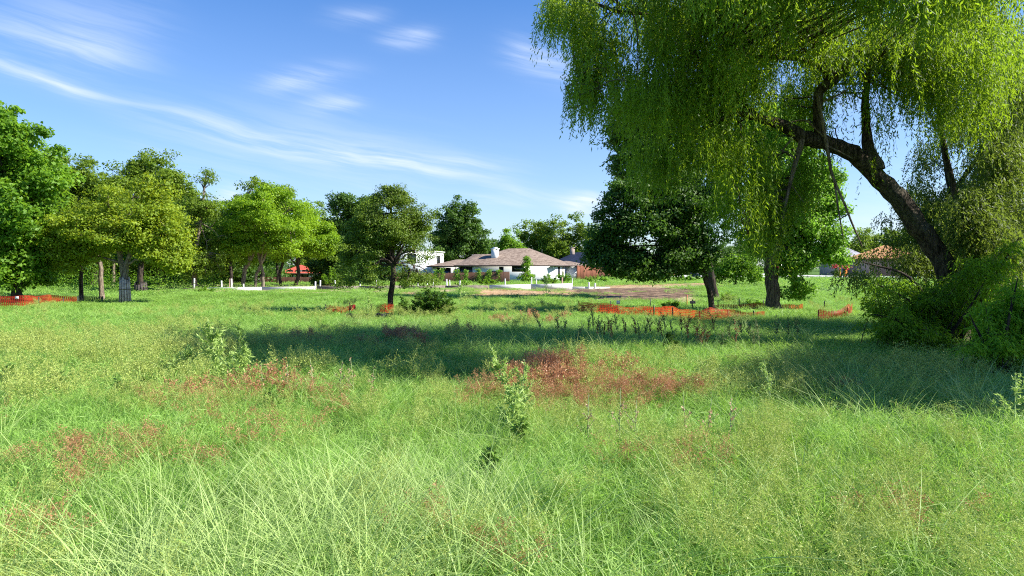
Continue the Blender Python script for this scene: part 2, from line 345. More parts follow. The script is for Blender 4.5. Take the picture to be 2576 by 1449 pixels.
def tree(name, label, cat, px, d, trunk, ells, nclump, nleaf, leaf, clump, lm, bm=None, seed=1, limbs=9, shell=.55, gap=.28,
         group=None, lean=None, twigs=True, flatz=.6, droop=0., extra=None, trunks=None, tr_label=None):
    """ells are (px, py, rpx, rpy[, ddepth, rdepth]) as measured; turned into metres round the trunk foot."""
    rs = np.random.RandomState(seed); fx, fy, fz = P(px, d); root = empty(name, (fx, fy, fz), label, cat, group)
    s = d/F; EE = []
    for e in ells:
        dd = e[4] if len(e) > 4 else 0.; rx, rz = e[2]*s, e[3]*s; rd = e[5] if len(e) > 5 else rx*.85
        q = (d+dd)/d; EE.append((((e[0]-CX)*s*q-fx), dd, H(e[1], d+dd)-fz, rx*q, rd, rz*q))
    C = crown_centres(EE, nclump, rs, shell, seed, gap)
    if extra is not None: C = np.concatenate([C, extra(rs, s, fx, fz)])
    K = len(C); T = MB(); tops = []
    for tr in (trunks or [trunk]):      # each: list of (px, py, radius px) from foot up
        pts = np.array([((q[0]-CX)*s-fx, (q[3] if len(q) > 3 else 0.), (H(q[1], d)-fz)) for q in tr]); pts[0, 2] = -.3
        rad = np.array([q[2]*s for q in tr]); m_ = 4
        tt = np.linspace(0, len(pts)-1, (len(pts)-1)*m_+1); pp = np.stack([np.interp(tt, range(len(pts)), pts[:, k]) for k in range(3)], 1)
        pp[:, :2] += rs.randn(len(pp), 2)*rad.min()*.25; rr = np.interp(tt, range(len(pts)), rad); rr[0] *= 1.5; rr[1] *= 1.12
        T.tube(pp, rr, 10, .25, seed); tops.append((pp, rr))
    # limbs to spread anchors
    anc = [C[rs.randint(K)]]
    for _ in range(limbs-1):
        cand = C[rs.randint(K, size=25)]; dd = np.min(np.linalg.norm(cand[:, None]-np.array(anc)[None], axis=2), 1); anc.append(cand[np.argmax(dd)])
    L_ = []
    cen = C.mean(0)
    for i, a in enumerate(anc):
        a = cen+(a-cen)*.72; pp, rr = tops[i % len(tops)]; n = len(pp)
        k = int(n*(.55+.45*rs.rand()))-1; k = max(2, min(k, n-1)); p0 = pp[k]
        if p0[2] > a[2]-.2: k = max(2, int(n*.5)); p0 = pp[k]
        mid = (p0+a)/2+np.array([0, 0, .18*np.linalg.norm(a-p0)])+rs.randn(3)*.15; l = bez(p0, mid, a, 8); l[1:-1] += rs.randn(6, 3)*.06*np.linalg.norm(a-p0)/3
        r0 = rr[k]*.6; T.tube(l, np.linspace(r0, max(.015, r0*.18), 8), 6); L_.append((l, r0))
    if twigs:
        P_ = np.concatenate([l for l, _ in L_])
        for c in C[rs.permutation(K)[:min(K, 130)]]:
            j = np.argmin(np.linalg.norm(P_-c, axis=1)); p0 = P_[j]
            T.tube(bez(p0, (p0+c)/2+rs.randn(3)*.15+np.array([0, 0, .1]), c, 4), np.linspace(.04, .012, 4)*max(1, d/45), 4)
    to = T.build('trunk', bm or M_BARK, root, True)
    # leaves
    cs = clump*.84*(.5+.9*rs.rand(K)); idx = np.repeat(np.arange(K), nleaf); off = rs.randn(len(idx), 3); off = off/np.maximum(1, np.linalg.norm(off, axis=1)[:, None]/2.1)
    off[:, 2] *= flatz; off[:, 2] -= droop*np.hypot(off[:, 0], off[:, 1])*.5
    p = C[idx]+off*cs[idx][:, None]
    nrm = unit(off*.5+rs.randn(len(idx), 3)*.7+np.array([0, 0, .7])); a = unit(np.cross(nrm, rs.randn(len(idx), 3)))
    ct = rs.rand(K); t = np.clip(.62*ct[idx]+.38*rs.rand(len(idx)), 0, 1)
    Lf = leaf*(.7+.6*rs.rand(len(idx))); cb = MB(); leaves(cb, p, a, nrm, Lf, Lf*.62, t)
    cb.build('crown', lm, root)
    return root

LM_BROAD = leafmat('leaf_broad', (.07, .17, .012), (.19, .35, .022), (.34, .60, .03))
LM_DARK = leafmat('leaf_dark', (.035, .085, .012), (.10, .19, .022), (.16, .33, .03), .35)
LM_MID = leafmat('leaf_mid', (.075, .14, .012), (.20, .29, .022), (.30, .46, .03))
LM_YEL = leafmat('leaf_yellow_green', (.13, .22, .012), (.30, .395, .025), (.50, .60, .03))
LM_LIME = leafmat('leaf_lime', (.11, .22, .010), (.27, .42, .018), (.42, .66, .025))
LM_CED = leafmat('leaf_cedar', (.045, .09, .010), (.19, .28, .018), (.24, .38, .02), .25)
LM_WIL = leafmat('leaf_willow', (.06, .115, .008), (.20, .315, .018), (.40, .60, .025), .46)
LM_WILB = leafmat('leaf_willow_grey', (.06, .095, .02), (.14, .20, .03), (.26, .36, .04), .45)
LM_IVY = leafmat('leaf_ivy', (.09, .20, .02), (.27, .45, .04), (.30, .58, .05), .45)

# --- left
tree('broadleaf_tree', 'tallest bright green tree cut off by the picture edge, behind the orange fence', 'tree', 40, 43,
     [(40, 762, 13), (45, 650, 11), (50, 520, 8), (55, 380, 4)],
     [(10, 380, 120, 110), (60, 510, 115, 120), (-40, 600, 140, 110), (40, 650, 95, 80), (-90, 430, 140, 150), (110, 430, 60, 70), (-120, 620, 100, 90)],
     720, 120, .24, .42, LM_BROAD, M_BARKD, 11, limbs=16, gap=.35)
tree('elm_tree', 'yellow-green elm with forked pale trunk wrapped in guard planks', 'tree', 314, 43.5, None,
     [(360, 520, 85, 70), (300, 585, 105, 50), (400, 595, 70, 65), (230, 570, 80, 60), (170, 620, 55, 65), (235, 630, 50, 36), (400, 640, 60, 34), (440, 655, 42, 36)],
     430, 120, .17, .40, LM_YEL, M_BARKL, 21, limbs=14, gap=.24, flatz=.42,
     trunks=[[(314, 758, 9), (312, 715, 8), (318, 665, 6), (335, 620, 5), (360, 560, 3)], [(312, 730, 6), (309, 690, 6), (302, 640, 6), (290, 590, 4), (270, 550, 3)]])
tree('elm_tree', 'yellow-green slim-trunked elm between the tall bright tree and the planked elm', 'tree', 254, 50,
     [(254, 745, 6), (255, 690, 5.5), (252, 640, 4.5), (245, 580, 3)], [(200, 600, 65, 60), (250, 560, 60, 55), (160, 650, 40, 40)], 170, 110, .18, .42, LM_YEL, M_BARKL, 22, flatz=.45)
tree('oak_tree', 'dark flat-topped tree behind the yellow elms, first from the picture edge', 'tree', 235, 74, [(235, 738, 8), (230, 600, 7), (235, 480, 4)],
     [(235, 450, 75, 62), (190, 520, 60, 60), (280, 530, 70, 80), (230, 620, 80, 70)], 330, 110, .27, .55, LM_MID, M_BARKD, 31, limbs=12)
tree('oak_tree', 'dark round-topped tree behind the planked yellow elm', 'tree', 400, 78, [(400, 735, 8), (405, 600, 7), (400, 470, 4)],
     [(400, 445, 72, 62), (440, 490, 55, 70), (350, 480, 55, 70), (450, 600, 55, 80), (390, 620, 80, 60)], 330, 110, .28, .55, LM_MID, M_BARKD, 32, limbs=12)
tree('slender_tree', 'tall thin sparse tree with a bare straight trunk, sky showing through', 'tree', 490, 62,
     [(490, 735, 7), (488, 650, 6), (506, 560, 4), (516, 480, 2.5), (522, 440, 1.5)],
     [(520, 470, 22, 45), (505, 530, 42, 45), (530, 540, 32, 30), (480, 600, 48, 40), (490, 660, 60, 45), (540, 610, 40, 40)], 210, 90, .17, .36, LM_MID, M_BARKL, 41, shell=.9, gap=.12)
tree('ash_tree', 'wide lime green tree with leaning pale trunks behind the curb', 'tree', 612, 64, None,
     [(660, 545, 95, 70), (600, 590, 55, 55), (720, 590, 60, 60), (640, 620, 75, 45), (680, 500, 45, 30)],
     420, 120, .19, .42, LM_LIME, M_BARKL, 51, limbs=14, gap=.26, flatz=.5,
     trunks=[[(611, 722, 5), (614, 680, 5), (632, 650, 4.5), (660, 590, 3)], [(640, 722, 4), (645, 690, 3.5), (665, 650, 3), (680, 600, 2)], [(660, 722, 4.5), (663, 690, 3.5), (650, 640, 3), (640, 600, 2)]])
tree('ash_tree', 'lime green spreading tree above the dark board fence and red roof', 'tree', 747, 70, None,
     [(740, 560, 65, 55), (800, 600, 45, 50), (770, 622, 55, 30), (715, 640, 42, 22), (690, 560, 50, 60), (832, 615, 26, 28)],
     360, 120, .19, .42, LM_LIME, M_BARKD, 52, limbs=12, gap=.26, flatz=.5,
     trunks=[[(740, 722, 4.5), (752, 690, 4.5), (748, 650, 4), (735, 600, 2.5)], [(708, 722, 3.5), (703, 690, 3.5), (715, 650, 3), (730, 610, 2)]])
tree('oak_tree', 'open dark crown showing just above the wide lime green tree', 'tree', 655, 84, [(655, 730, 6), (655, 600, 6), (655, 490, 3)],
     [(650, 480, 45, 30), (700, 500, 50, 30), (610, 510, 28, 30), (600, 620, 60, 80), (740, 520, 40, 35)], 170, 100, .27, .5, LM_MID, M_BARKD, 53, shell=.8, gap=.12)
tree('oak_tree', 'dark tree between the lime green trees and the cedar', 'tree', 880, 76, [(880, 728, 6), (880, 600, 5), (878, 520, 3)],
     [(868, 525, 42, 40), (905, 560, 50, 50), (860, 600, 50, 55), (860, 670, 45, 50), (930, 520, 30, 35), (820, 690, 35, 35)], 330, 110, .26, .46, LM_DARK, M_BARKD, 61, limbs=12)
for i, (px, d, ht, r, lm_, lab) in enumerate([(100, 70, 395, 60, LM_MID, 'green tree behind the tallest bright tree, before the dark flat-topped one'), (545, 86, 535, 55, LM_MID, 'low green tree filling the gap behind the tall thin tree'), (600, 82, 500, 50, LM_DARK, 'dark tree just behind the leaning pale trunks'), (800, 114, 520, 60, LM_MID, 'green tree behind the red roofed house'), (440, 92, 480, 60, LM_DARK, 'dark tree behind the round-topped one, left of the tall thin tree'), (930, 94, 560, 50, LM_DARK, 'dark low tree directly behind the cedar'), (300, 88, 500, 60, LM_DARK, 'dark tree deep in the wood behind the planked yellow elm')]):
    tree('wood_tree', lab, 'tree', px, d, [(px, 735, 5), (px, 640, 4), (px, ht+40, 2)], [(px, ht+45, r, 50), (px-r*.6, ht+110, r*.7, 60), (px+r*.6, ht+110, r*.7, 60), (px, ht+170, r*1.1, 50)], 300, 90, .28, .5, lm_, M_BARKD, 240+i, limbs=8, twigs=False, group='background trees of the wood')
# cedar
def cedar_extra(rs, s, fx, fz):
    out = []
    for k in range(120):
        px = rs.uniform(862, 1092); py = rs.uniform(610, 722); 
        if (abs(px-982) < 26 and py > 660) or (1000 < px < 1092 and 615 < py < 695 and rs.rand() < .6): continue
        out.append(((px-CX)*s-fx, rs.uniform(-2.2, 2.2), H(py, 34.2)-fz))
    return np.array(out)
tree('cedar_tree', 'dark green cedar with one straight trunk standing alone in the meadow', 'cedar', 980, 34.2,
     [(980, 782, 8), (982, 740, 7), (990, 690, 6.5), (986, 640, 6), (985, 560, 4), (982, 490, 1.5)],
     [(990, 545, 80, 62), (950, 575, 70, 55), (1030, 580, 48, 52), (985, 505, 38, 34), (920, 625, 52, 36), (900, 665, 40, 30), (1045, 700, 40, 14), (985, 580, 104, 42), (975, 484, 9, 22), (1008, 490, 9, 20), (948, 505, 12, 18), (1046, 512, 12, 20), (1082, 545, 14, 20), (885, 600, 20, 14), (875, 640, 20, 16), (905, 700, 34, 14)],
     620, 120, .085, .25, LM_CED, M_BARKD, 71, limbs=22, shell=.6, gap=.30, flatz=.5, extra=cedar_extra)
tree('oak_tree', 'dark green round tree behind the white house wing, beside the cedar', 'tree', 1150, 128, [(1150, 690, 6), (1150, 600, 5), (1150, 540, 3)],
     [(1150, 560, 52, 55), (1170, 590, 50, 50), (1120, 600, 40, 50), (1150, 640, 70, 45), (1200, 630, 28, 40)], 420, 100, .40, .60, LM_DARK, M_BARKD, 81, limbs=12)
tree('oak_tree', 'small light green tree just behind the brown roof, beside the chimney', 'tree', 1285, 132, [(1285, 690, 4), (1285, 600, 2)],
     [(1285, 610, 26, 34), (1270, 640, 24, 26), (1300, 640, 28, 28)], 110, 90, .38, .55, LM_BROAD, M_BARKD, 91, twigs=False)
tree('oak_tree', 'grey-green tree behind the peak of the brown roof', 'tree', 1345, 150, [(1345, 690, 5), (1345, 600, 3)],
     [(1345, 590, 38, 32), (1335, 630, 40, 40), (1375, 630, 34, 42), (1300, 590, 14, 18)], 150, 90, .42, .7, LM_MID, M_BARKD, 92, twigs=False)
tree('oak_tree', 'olive green tree above the navy roofed house', 'tree', 1410, 146, [(1410, 690, 5), (1410, 600, 3)],
     [(1400, 590, 38, 38), (1440, 580, 32, 38), (1420, 640, 50, 40), (1480, 620, 40, 50)], 190, 90, .42, .7, LM_MID, M_BARKD, 93, twigs=False)
tree('oak_tree', 'low dark tree far behind the chimney, lowest of the far tops', 'tree', 1238, 170, [(1238, 690, 4), (1238, 620, 2)],
     [(1238, 630, 30, 26), (1220, 650, 26, 26)], 70, 80, .5, .8, LM_DARK, M_BARKD, 94, twigs=False)
tree('sapling', 'young tree with thin pale trunk in front of the white house wall', 'sapling', 1329, 98, [(1329, 714, 1.3), (1327, 680, 1.1), (1329, 655, .6)],
     [(1326, 662, 13, 16), (1330, 690, 20, 16), (1322, 700, 18, 12)], 60, 60, .2, .28, LM_BROAD, M_BARKL, 95, twigs=False)
# right mid trees
tree('shade_tree', 'dark spreading tree with a leaning dark trunk behind the orange fence', 'tree', 1792, 35,
     [(1796, 779, 8), (1786, 735, 7), (1772, 690, 7), (1748, 650, 6.5), (1720, 600, 5), (1690, 540, 3)],
     [(1640, 560, 110, 65), (1560, 600, 80, 60), (1700, 500, 90, 70), (1560, 510, 60, 50), (1770, 560, 75, 80), (1620, 650, 100, 38), (1520, 640, 55, 30), (1790, 660, 45, 45), (1590, 470, 60, 35), (1700, 640, 60, 40), (1560, 665, 85, 30), (1650, 678, 80, 24), (1640, 610, 70, 40), (1690, 600, 60, 40)],
     720, 110, .15, .34, LM_DARK, M_BARKD, 101, limbs=20, gap=.22, flatz=.5)
tree('oak_tree', 'tall dark tree rising behind the leaning shade tree, partly behind willow leaves', 'tree', 1800, 48,
     [(1800, 745, 8), (1775, 600, 7), (1720, 420, 4), (1690, 340, 2)],
     [(1600, 330, 80, 75), (1690, 300, 80, 75), (1620, 420, 85, 65), (1780, 400, 85, 80), (1760, 500, 90, 60)], 420, 100, .24, .42, LM_DARK, M_BARKD, 102, limbs=14, gap=.28)
tree('ivy_clad_tree', 'thick upright trunk draped with bright ivy, beside the leaning shade tree', 'tree', 1944, 35.6, 
     [(1946, 780, 19), (1942, 720, 17), (1938, 670, 16), (1945, 600, 14), (1950, 500, 10), (1950, 380, 6)],
     [(2000, 520, 95, 75), (1960, 420, 110, 80), (2060, 600, 70, 65), (1990, 640, 60, 60), (2010, 700, 38, 62), (1900, 600, 40, 60), (1930, 330, 110, 70), (2080, 480, 60, 60), (2100, 640, 40, 30)],
     640, 110, .16, .30, LM_IVY, M_BARK, 103, limbs=16, gap=.3)
tree('small_tree', 'low bright green tree under the leaning shade tree', 'tree', 1850, 62, [(1850, 735, 3), (1850, 690, 2)],
     [(1850, 670, 38, 28), (1820, 690, 30, 18), (1890, 690, 25, 22)], 110, 90, .18, .34, LM_BROAD, M_BARKD, 104, twigs=False)
for i, (px, r, ht, lab) in enumerate([(1560, 70, 615, 'dark tree far behind the leaning shade tree, beyond the street'), (1700, 75, 620, 'dark tree beyond the street behind the navy bin'), (1840, 60, 612, 'dark tree beyond the street behind the ivy clad trunk'),
        (2170, 48, 590, 'mid green tree behind the grey and orange roofs, above the delineator posts'), (2260, 60, 575, 'mid green tree behind the orange roof, touching the willow trunk'), (2380, 75, 560, 'dark tree beyond the willow trunk, above the brown roof'), (2530, 90, 540, 'dark tree beyond the street at the picture edge')]):
    tree('far_tree', lab, 'tree', px, 150+6*(i % 3), [(px, 695, 4), (px, 640, 3)], [(px, ht+35, r, 42), (px-r*.5, ht+60, r*.6, 35), (px+r*.5, ht+55, r*.6, 38)], 170, 85, .42, .75, LM_MID if i in (3, 4) else LM_DARK, M_BARKD, 200+i, twigs=False,
         group='trees beyond the street')
# understory of the wood at the picture's left
def woods(name, label, x0, x1, d0, d1, h0, h1, n, lm, seed, lf=.26):
    rs = np.random.RandomState(seed); mb = MB(); c = []
    for _ in range(n):
        d = rs.uniform(d0, d1); px = rs.uniform(x0, x1); x = X(px, d); c.append((x, d, Z(x, d)+rs.uniform(h0, h1)*(.5+.9*fnoise(np.array([x]), np.array([d]), .22, seed)[0])))
    c = np.array(c); idx = np.repeat(np.arange(n), 80); off = rs.randn(len(idx), 3)*.65; p = c[idx]+off
    nrm = unit(off*.4+rs.randn(len(idx), 3)+np.array([0, 0, .6])); a = unit(np.cross(nrm, rs.randn(len(idx), 3)))
    leaves(mb, p, a, nrm, lf, lf*.6, np.clip(.5*rs.rand(n)[idx]+.5*rs.rand(len(idx)), 0, 1)); o = mb.build(name, lm); return tag(o, label, None, None, 'stuff')
woods('undergrowth', 'dark leafy undergrowth filling the wood behind the elms', -350, 712, 88, 104, 0., 5.2, 900, LM_DARK, 5, .34)
woods('tall_undergrowth', 'tall dark leafy growth closing the wood between the trunks', -300, 600, 78, 90, 1.5, 8.5, 700, LM_MID, 15, .30)
woods('far_woods', 'far dark belt of trees closing the view beyond the houses', -900, 3600, 190, 225, 0., 7.5, 1700, LM_DARK, 6, .6)
woods('bank_undergrowth', 'low bright leafy undergrowth at the foot of the elms', 60, 560, 60, 72, 0., 1.3, 120, LM_BROAD, 7, .16)
# slim trunks in the wood
slim = [(120, 66, 3.2, 'slim dark trunk in the wood behind the orange mesh, nearest the bright tree'), (205, 46, 5, 'dark trunk standing beside the black silt fence'), (285, 70, 4.5, 'slim pale trunk close beside the planked elm'),
        (352, 60, 7, 'dark trunk wrapped in black boards beside the planked elm'), (420, 78, 4, 'slim dark trunk behind the bank, left of the white stakes'), (535, 80, 4, 'slim dark trunk between the white stakes on the bank'), (583, 78, 4, 'slim dark trunk behind the pair of white stakes'), (700, 84, 4, 'slim dark trunk rising behind the dark board fence')]
for i, (px, d, r, lab) in enumerate(slim):
    rs = np.random.RandomState(300+i); l = rs.uniform(-12, 12)
    tree('slim_tree', lab, 'tree', px, d, [(px, 740, r), (px+l*.3, 680, r*.85), (px+l, 610, r*.6), (px+l*1.4, 560, r*.4)], [(px+l, 590, 48, 45), (px-20, 640, 40, 25)], 70, 80, .26, .5, LM_DARK if i % 2 else LM_MID, M_BARKD if i != 2 else M_BARKL, 310+i, limbs=6, twigs=False, group='slim trunks inside the wood')

# ------------------------------------------------------------------ willow
WD = 19.5
def W3(px, py, d): return np.array([X(px, d), d, H(py, d)])
def strands(mb, S, Ln, rs, drift, llen=.10, lwid=.018, step=.045, droop=1., tints=None):
    """hanging twigs: each start point S grows a strand of length Ln; leaves alternate along it"""
    n = len(S); k = int(Ln.max()/step)+1; j = np.arange(k)[None]*step; ok = j < Ln[:, None]
    h = rs.rand(n)*6.283; out = np.stack([np.cos(h), np.sin(h), np.zeros(n)], 1)*drift[:, None]
    t = j/Ln[:, None]
    px = S[:, None, :]+out[:, None, :]*(np.sqrt(np.clip(t, 0, 1))*Ln[:, None]*.55)[..., None]
    px[..., 2] -= j*(.45+.55*np.clip(t, 0, 1))*droop-.0
    i0, j0 = np.nonzero(ok); p = px[i0, j0]+rs.randn(len(i0), 3)*.012
    a = unit(np.array([0, 0, -1.])*(.55+.4*rs.rand(len(i0)))[:, None]+rs.randn(len(i0), 3)*.42+out[i0]*.5)
    nm = unit(np.cross(a, rs.randn(len(i0), 3))+np.array([0, 0, .25])); 
    tt = (rs.rand(n) if tints is None else tints)[i0]*.6+.4*rs.rand(len(i0))
    leaves(mb, p, a, nm, llen*(.7+.6*rs.rand(len(i0))), lwid*(.8+.5*rs.rand(len(i0))), tt, .1)
    return len(i0)
def blobs_points(bl, n, rs, seed, gap=.3, sc=.9):
    """bl: (px, py, rpx, rpy, d, rd, weight)"""
    w = np.array([q[2]*q[3]*q[6] for q in bl], float); w /= w.sum(); out = []
    while len(out) < n:
        q = bl[rs.choice(len(bl), p=w)]; u = unit(rs.randn(3)); r = (1-.75*rs.rand()**1.3)*(1+.3*noise3(u, 2., seed))
        d = q[4]+u[1]*r*q[5]; s = d/F; px = q[0]+u[0]*r*q[2]; py = q[1]-u[2]*r*q[3]
        p = np.array([(px-CX)*s, d, CAMZ+(HY-py)*s])
        if noise3(p, sc, seed+4) > gap: continue
        out.append(p)
    return np.array(out)
rs = np.random.RandomState(77)
wl = empty('willow_tree', (X(2385, WD), WD, Z(X(2385, WD), WD)), 'huge weeping willow with a thick trunk leaning over the meadow and dead hanging limbs', 'willow')
wo = np.array(wl.location)
mb = MB()
WL = []
def limb(mb, pts, n=10, wob=.18, seed=1, r_s=None):
    """pts: (px, py, d, radius px at that distance)"""
    A = np.array([W3(q[0], q[1], q[2])-wo for q in pts]); rr = np.array([q[3]*q[2]/F for q in pts]); m_ = 5
    k = len(A); tt = np.linspace(0, k-1, (k-1)*m_+1); pp = np.stack([np.interp(tt, range(k), A[:, c]) for c in range(3)], 1)
    for _ in range(2): pp[1:-1] = (pp[:-2]+2*pp[1:-1]+pp[2:])/4
    q_ = np.random.RandomState(seed); pp[1:-1] += q_.randn(len(pp)-2, 3)*np.interp(tt, range(k), rr)[1:-1, None]*.06
    mb.tube(pp, np.interp(tt, range(k), rr), n, wob, seed); WL.append(pp); return pp
limb(mb, [(2418, 890, 19.5, 32), (2406, 800, 19.5, 27), (2392, 710, 19.5, 25), (2368, 650, 19.5, 24), (2310, 572, 19.5, 24), (2240, 480, 19.4, 23), (2165, 408, 19.3, 20), (2125, 380, 19.2, 16)], 22, .14, 3)
limb(mb, [(2150, 390, 19.2, 20), (2080, 362, 19, 17), (2020, 350, 18.8, 17), (1965, 318, 18.6, 14), (1905, 300, 18.3, 9), (1840, 285, 18, 5)], 12, .25, 4)
limb(mb, [(2200, 430, 19.3, 22), (2180, 380, 19.4, 15), (2172, 320, 19.6, 11), (2168, 240, 19.8, 9), (2190, 120, 20, 7), (2210, -60, 20.3, 5), (2230, -250, 20.6, 3)], 10, .2, 5)
limb(mb, [(2060, 360, 18.9, 13), (2052, 300, 18.7, 11), (2050, 235, 18.6, 11), (2105, 195, 18.5, 12), (2150, 130, 18.5, 12), (2195, 85, 18.5, 12), (2250, 75, 18.4, 12), (2300, 40, 18.3, 10), (2350, 12, 18.2, 8)], 12, .25, 6)
limb(mb, [(2080, 215, 18.6, 11), (2030, 100, 18.8, 8), (1960, -60, 19.4, 6), (1880, -250, 20, 4)], 8, .2, 7)
limb(mb, [(2110, 195, 18.5, 9), (2000, 150, 18, 6), (1880, 150, 17.5, 5), (1760, 60, 17.2, 3)], 8, .2, 8)
limb(mb, [(1905, 300, 18.3, 8), (1800, 200, 18.3, 6), (1700, 80, 18.4, 5), (1560, 20, 18.6, 3)], 8, .2, 9)
limb(mb, [(2200, 90, 18.5, 8), (2320, -30, 18.2, 6), (2480, -160, 18, 4)], 8, .2, 10)
limb(mb, [(2415, 800, 19.6, 15), (2440, 670, 20., 12), (2425, 580, 20.4, 9), (2395, 480, 20.6, 8), (2350, 300, 21, 7), (2380, 180, 21.4, 4)], 8, .2, 12)
limb(mb, [(1615, 42, 17.6, 4), (1550, 38, 17.5, 5), (1480, 10, 17.5, 3)], 6, .2, 13)
mb.build('trunk', bark('bark_willow', (.02, .015, .011), (.12, .088, .065)), wl, True)
md = MB()
for k, q in enumerate([[(2015, 350, 18.7, 9), (2000, 400, 18.6, 7), (1985, 460, 18.5, 5), (1968, 540, 18.4, 4.2), (1955, 610, 18.3, 3), (1938, 660, 18.2, 1.5)],
          [(2050, 240, 18.5, 6), (2062, 300, 18.3, 5.5), (2078, 380, 18.2, 5), (2088, 440, 18.1, 4.2), (2120, 510, 18, 3.4), (2140, 560, 18, 2.8), (2168, 620, 18, 1.5)],
          [(2095, 455, 18.1, 3), (2105, 520, 18, 2.5), (2120, 600, 18, 1.2)], [(1970, 540, 18.4, 2.2), (1930, 565, 18.2, 1.8), (1880, 592, 18, 1)],
          [(2065, 345, 18.6, 2.5), (2020, 300, 18.4, 2), (1960, 318, 18.3, 1)], [(2080, 370, 18.4, 2.5), (2140, 400, 18.4, 1.5)], [(1998, 400, 18.6, 3), (1960, 378, 18.5, 1.6)],
          [(1990, 350, 18.6, 3), (1968, 375, 18.5, 2), (1962, 390, 18.5, 1.4)], [(2130, 540, 18, 2), (2100, 558, 18, 1)], [(1990, 470, 18.4, 1.5), (2020, 510, 18.4, .9)],
          [(2060, 260, 18.5, 3), (2110, 240, 18.3, 2), (2160, 205, 18.2, 1.2)], [(1450, 180, 18.3, 1.2), (1435, 240, 18.3, .9), (1422, 300, 18.3, .5)]]):
    md = MB(); limb(md, q, 6, .2, 40+k); md.build('dead_limb', bark('bark_dead', (.09, .065, .05), (.27, .2, .15)), wl, True)
WB = [(1700, 60, 150, 110, 18.5, 3, 1.), (1900, 20, 190, 130, 19, 4, 1.), (1450, 15, 70, 60, 18.3, 1.5, 1.2), (1390, 10, 35, 36, 18.3, 1., .8), (1510, 110, 80, 80, 18.3, 2, 1.2), (1485, 205, 55, 65, 18.3, 1.5, 1.2),
      (1620, 230, 100, 90, 18.5, 3, 1.0), (1750, 230, 120, 100, 18.8, 3, 1.), (1860, 170, 120, 90, 18, 3, 1.), (1760, 350, 110, 55, 18.6, 2.5, .8), (1880, 370, 90, 60, 18.6, 2.5, .85), (1930, 500, 60, 90, 18.8, 1.5, 1.2), (1850, 470, 80, 80, 18.6, 2, 1.), (1640, 390, 80, 50, 18.6, 2, .6), (2010, 440, 60, 60, 19.4, 1, .7), (2420, 260, 90, 60, 19, 2, .8), (2480, 120, 90, 110, 18.6, 2, .9),
      (2100, 60, 180, 110, 19.6, 3.5, .9), (2290, 110, 150, 110, 19, 3, 1.1), (2400, 60, 120, 90, 18.6, 2.5, 1.), (2340, 210, 110, 60, 18.8, 2, 1.0), (2060, 150, 90, 70, 20.5, 1.5, .7), (2190, 290, 50, 60, 19.4, 1, .8),
      (2000, 250, 90, 60, 20.5, 1.5, .7), (1950, -130, 300, 110, 14.5, 2.5, .9), (2350, -140, 280, 120, 13.5, 2.5, .9), (1650, -90, 150, 90, 16.5, 2.5, .7), (2150, -300, 250, 110, 15, 2.2, .6),
      (2060, 340, 60, 40, 20, 1, .4), (2185, 380, 22, 30, 19.0, .4, .5)]
C0 = blobs_points(WB, 3000, rs, 3, gap=.24, sc=.8); nk = rs.randint(3, 11, size=len(C0)); S = np.repeat(C0, nk, axis=0); S = S+rs.randn(len(S), 3)*np.array([.13, .13, .17])*rs.uniform(.5, 1.5, (len(S), 1))
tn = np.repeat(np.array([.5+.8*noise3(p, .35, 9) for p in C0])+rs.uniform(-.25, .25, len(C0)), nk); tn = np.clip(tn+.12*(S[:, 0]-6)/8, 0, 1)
tw = MB(); LP = np.concatenate(WL); 
for c in C0[rs.permutation(len(C0))[:430]]-wo:            # twigs that carry the sprays
    j = np.argmin(np.linalg.norm(LP-c, axis=1)); p0 = LP[j]; l = bez(p0, (p0+c)/2+rs.randn(3)*.25+np.array([0, 0, .25]), c, 7); l[1:-1] += rs.randn(5, 3)*.04; tw.tube(l, np.linspace(.026, .007, 7), 4)
tw.build('twigs', M_BARK, wl, True)
cb = MB(); nl = strands(cb, S-wo, rs.uniform(.45, 1.25, len(S)), rs, rs.uniform(.1, .6, len(S)), .125, .027, .048, tints=tn)
cb.build('crown', LM_WIL, wl)
# a further willow just beyond the picture's edge: its crown shades the meadow
w3 = empty('shade_willow', (14.5, 13., Z(14.5, 13.)), 'willow standing just outside the view whose crown shades the near meadow', 'willow'); wo = np.array(w3.location)
mb = MB(); limb(mb, [(3203, 980, 13, 40), (3190, 800, 13, 36), (3150, 600, 13, 30), (3180, 400, 13, 22), (3250, 200, 13, 14), (3400, 0, 13, 6)], 10, .2, 31); limb(mb, [(3180, 430, 13, 16), (3350, 300, 12, 12), (3700, 200, 11, 6)], 8, .2, 33); limb(mb, [(3165, 500, 13, 16), (3050, 330, 14, 12), (2900, 150, 15, 6)], 8, .2, 34)
mb.build('trunk', MATS['bark_willow'], w3, True)
WBO = [(3040, 250, 200, 210, 16, 1.5, 1.1), (3280, 300, 260, 200, 15.3, 1.3, .9), (3050, 150, 200, 220, 13., 2.2, .8), (3500, 60, 420, 280, 11.5, 2., .8), (4000, -50, 560, 360, 9.8, 1.8, .6), (3600, 330, 330, 200, 10.5, 1.7, .7), (3080, 350, 160, 170, 12.5, 1.8, .8), (4300, 300, 500, 250, 9.2, 1.3, .4)]
S2 = blobs_points(WBO, 13500, rs, 8, gap=.34, sc=.5); cb = MB(); strands(cb, S2-wo, rs.uniform(.6, 1.3, len(S2)), rs, rs.uniform(.3, 1., len(S2)), .17, .05, .07); cb.build('crown', LM_WIL, w3)
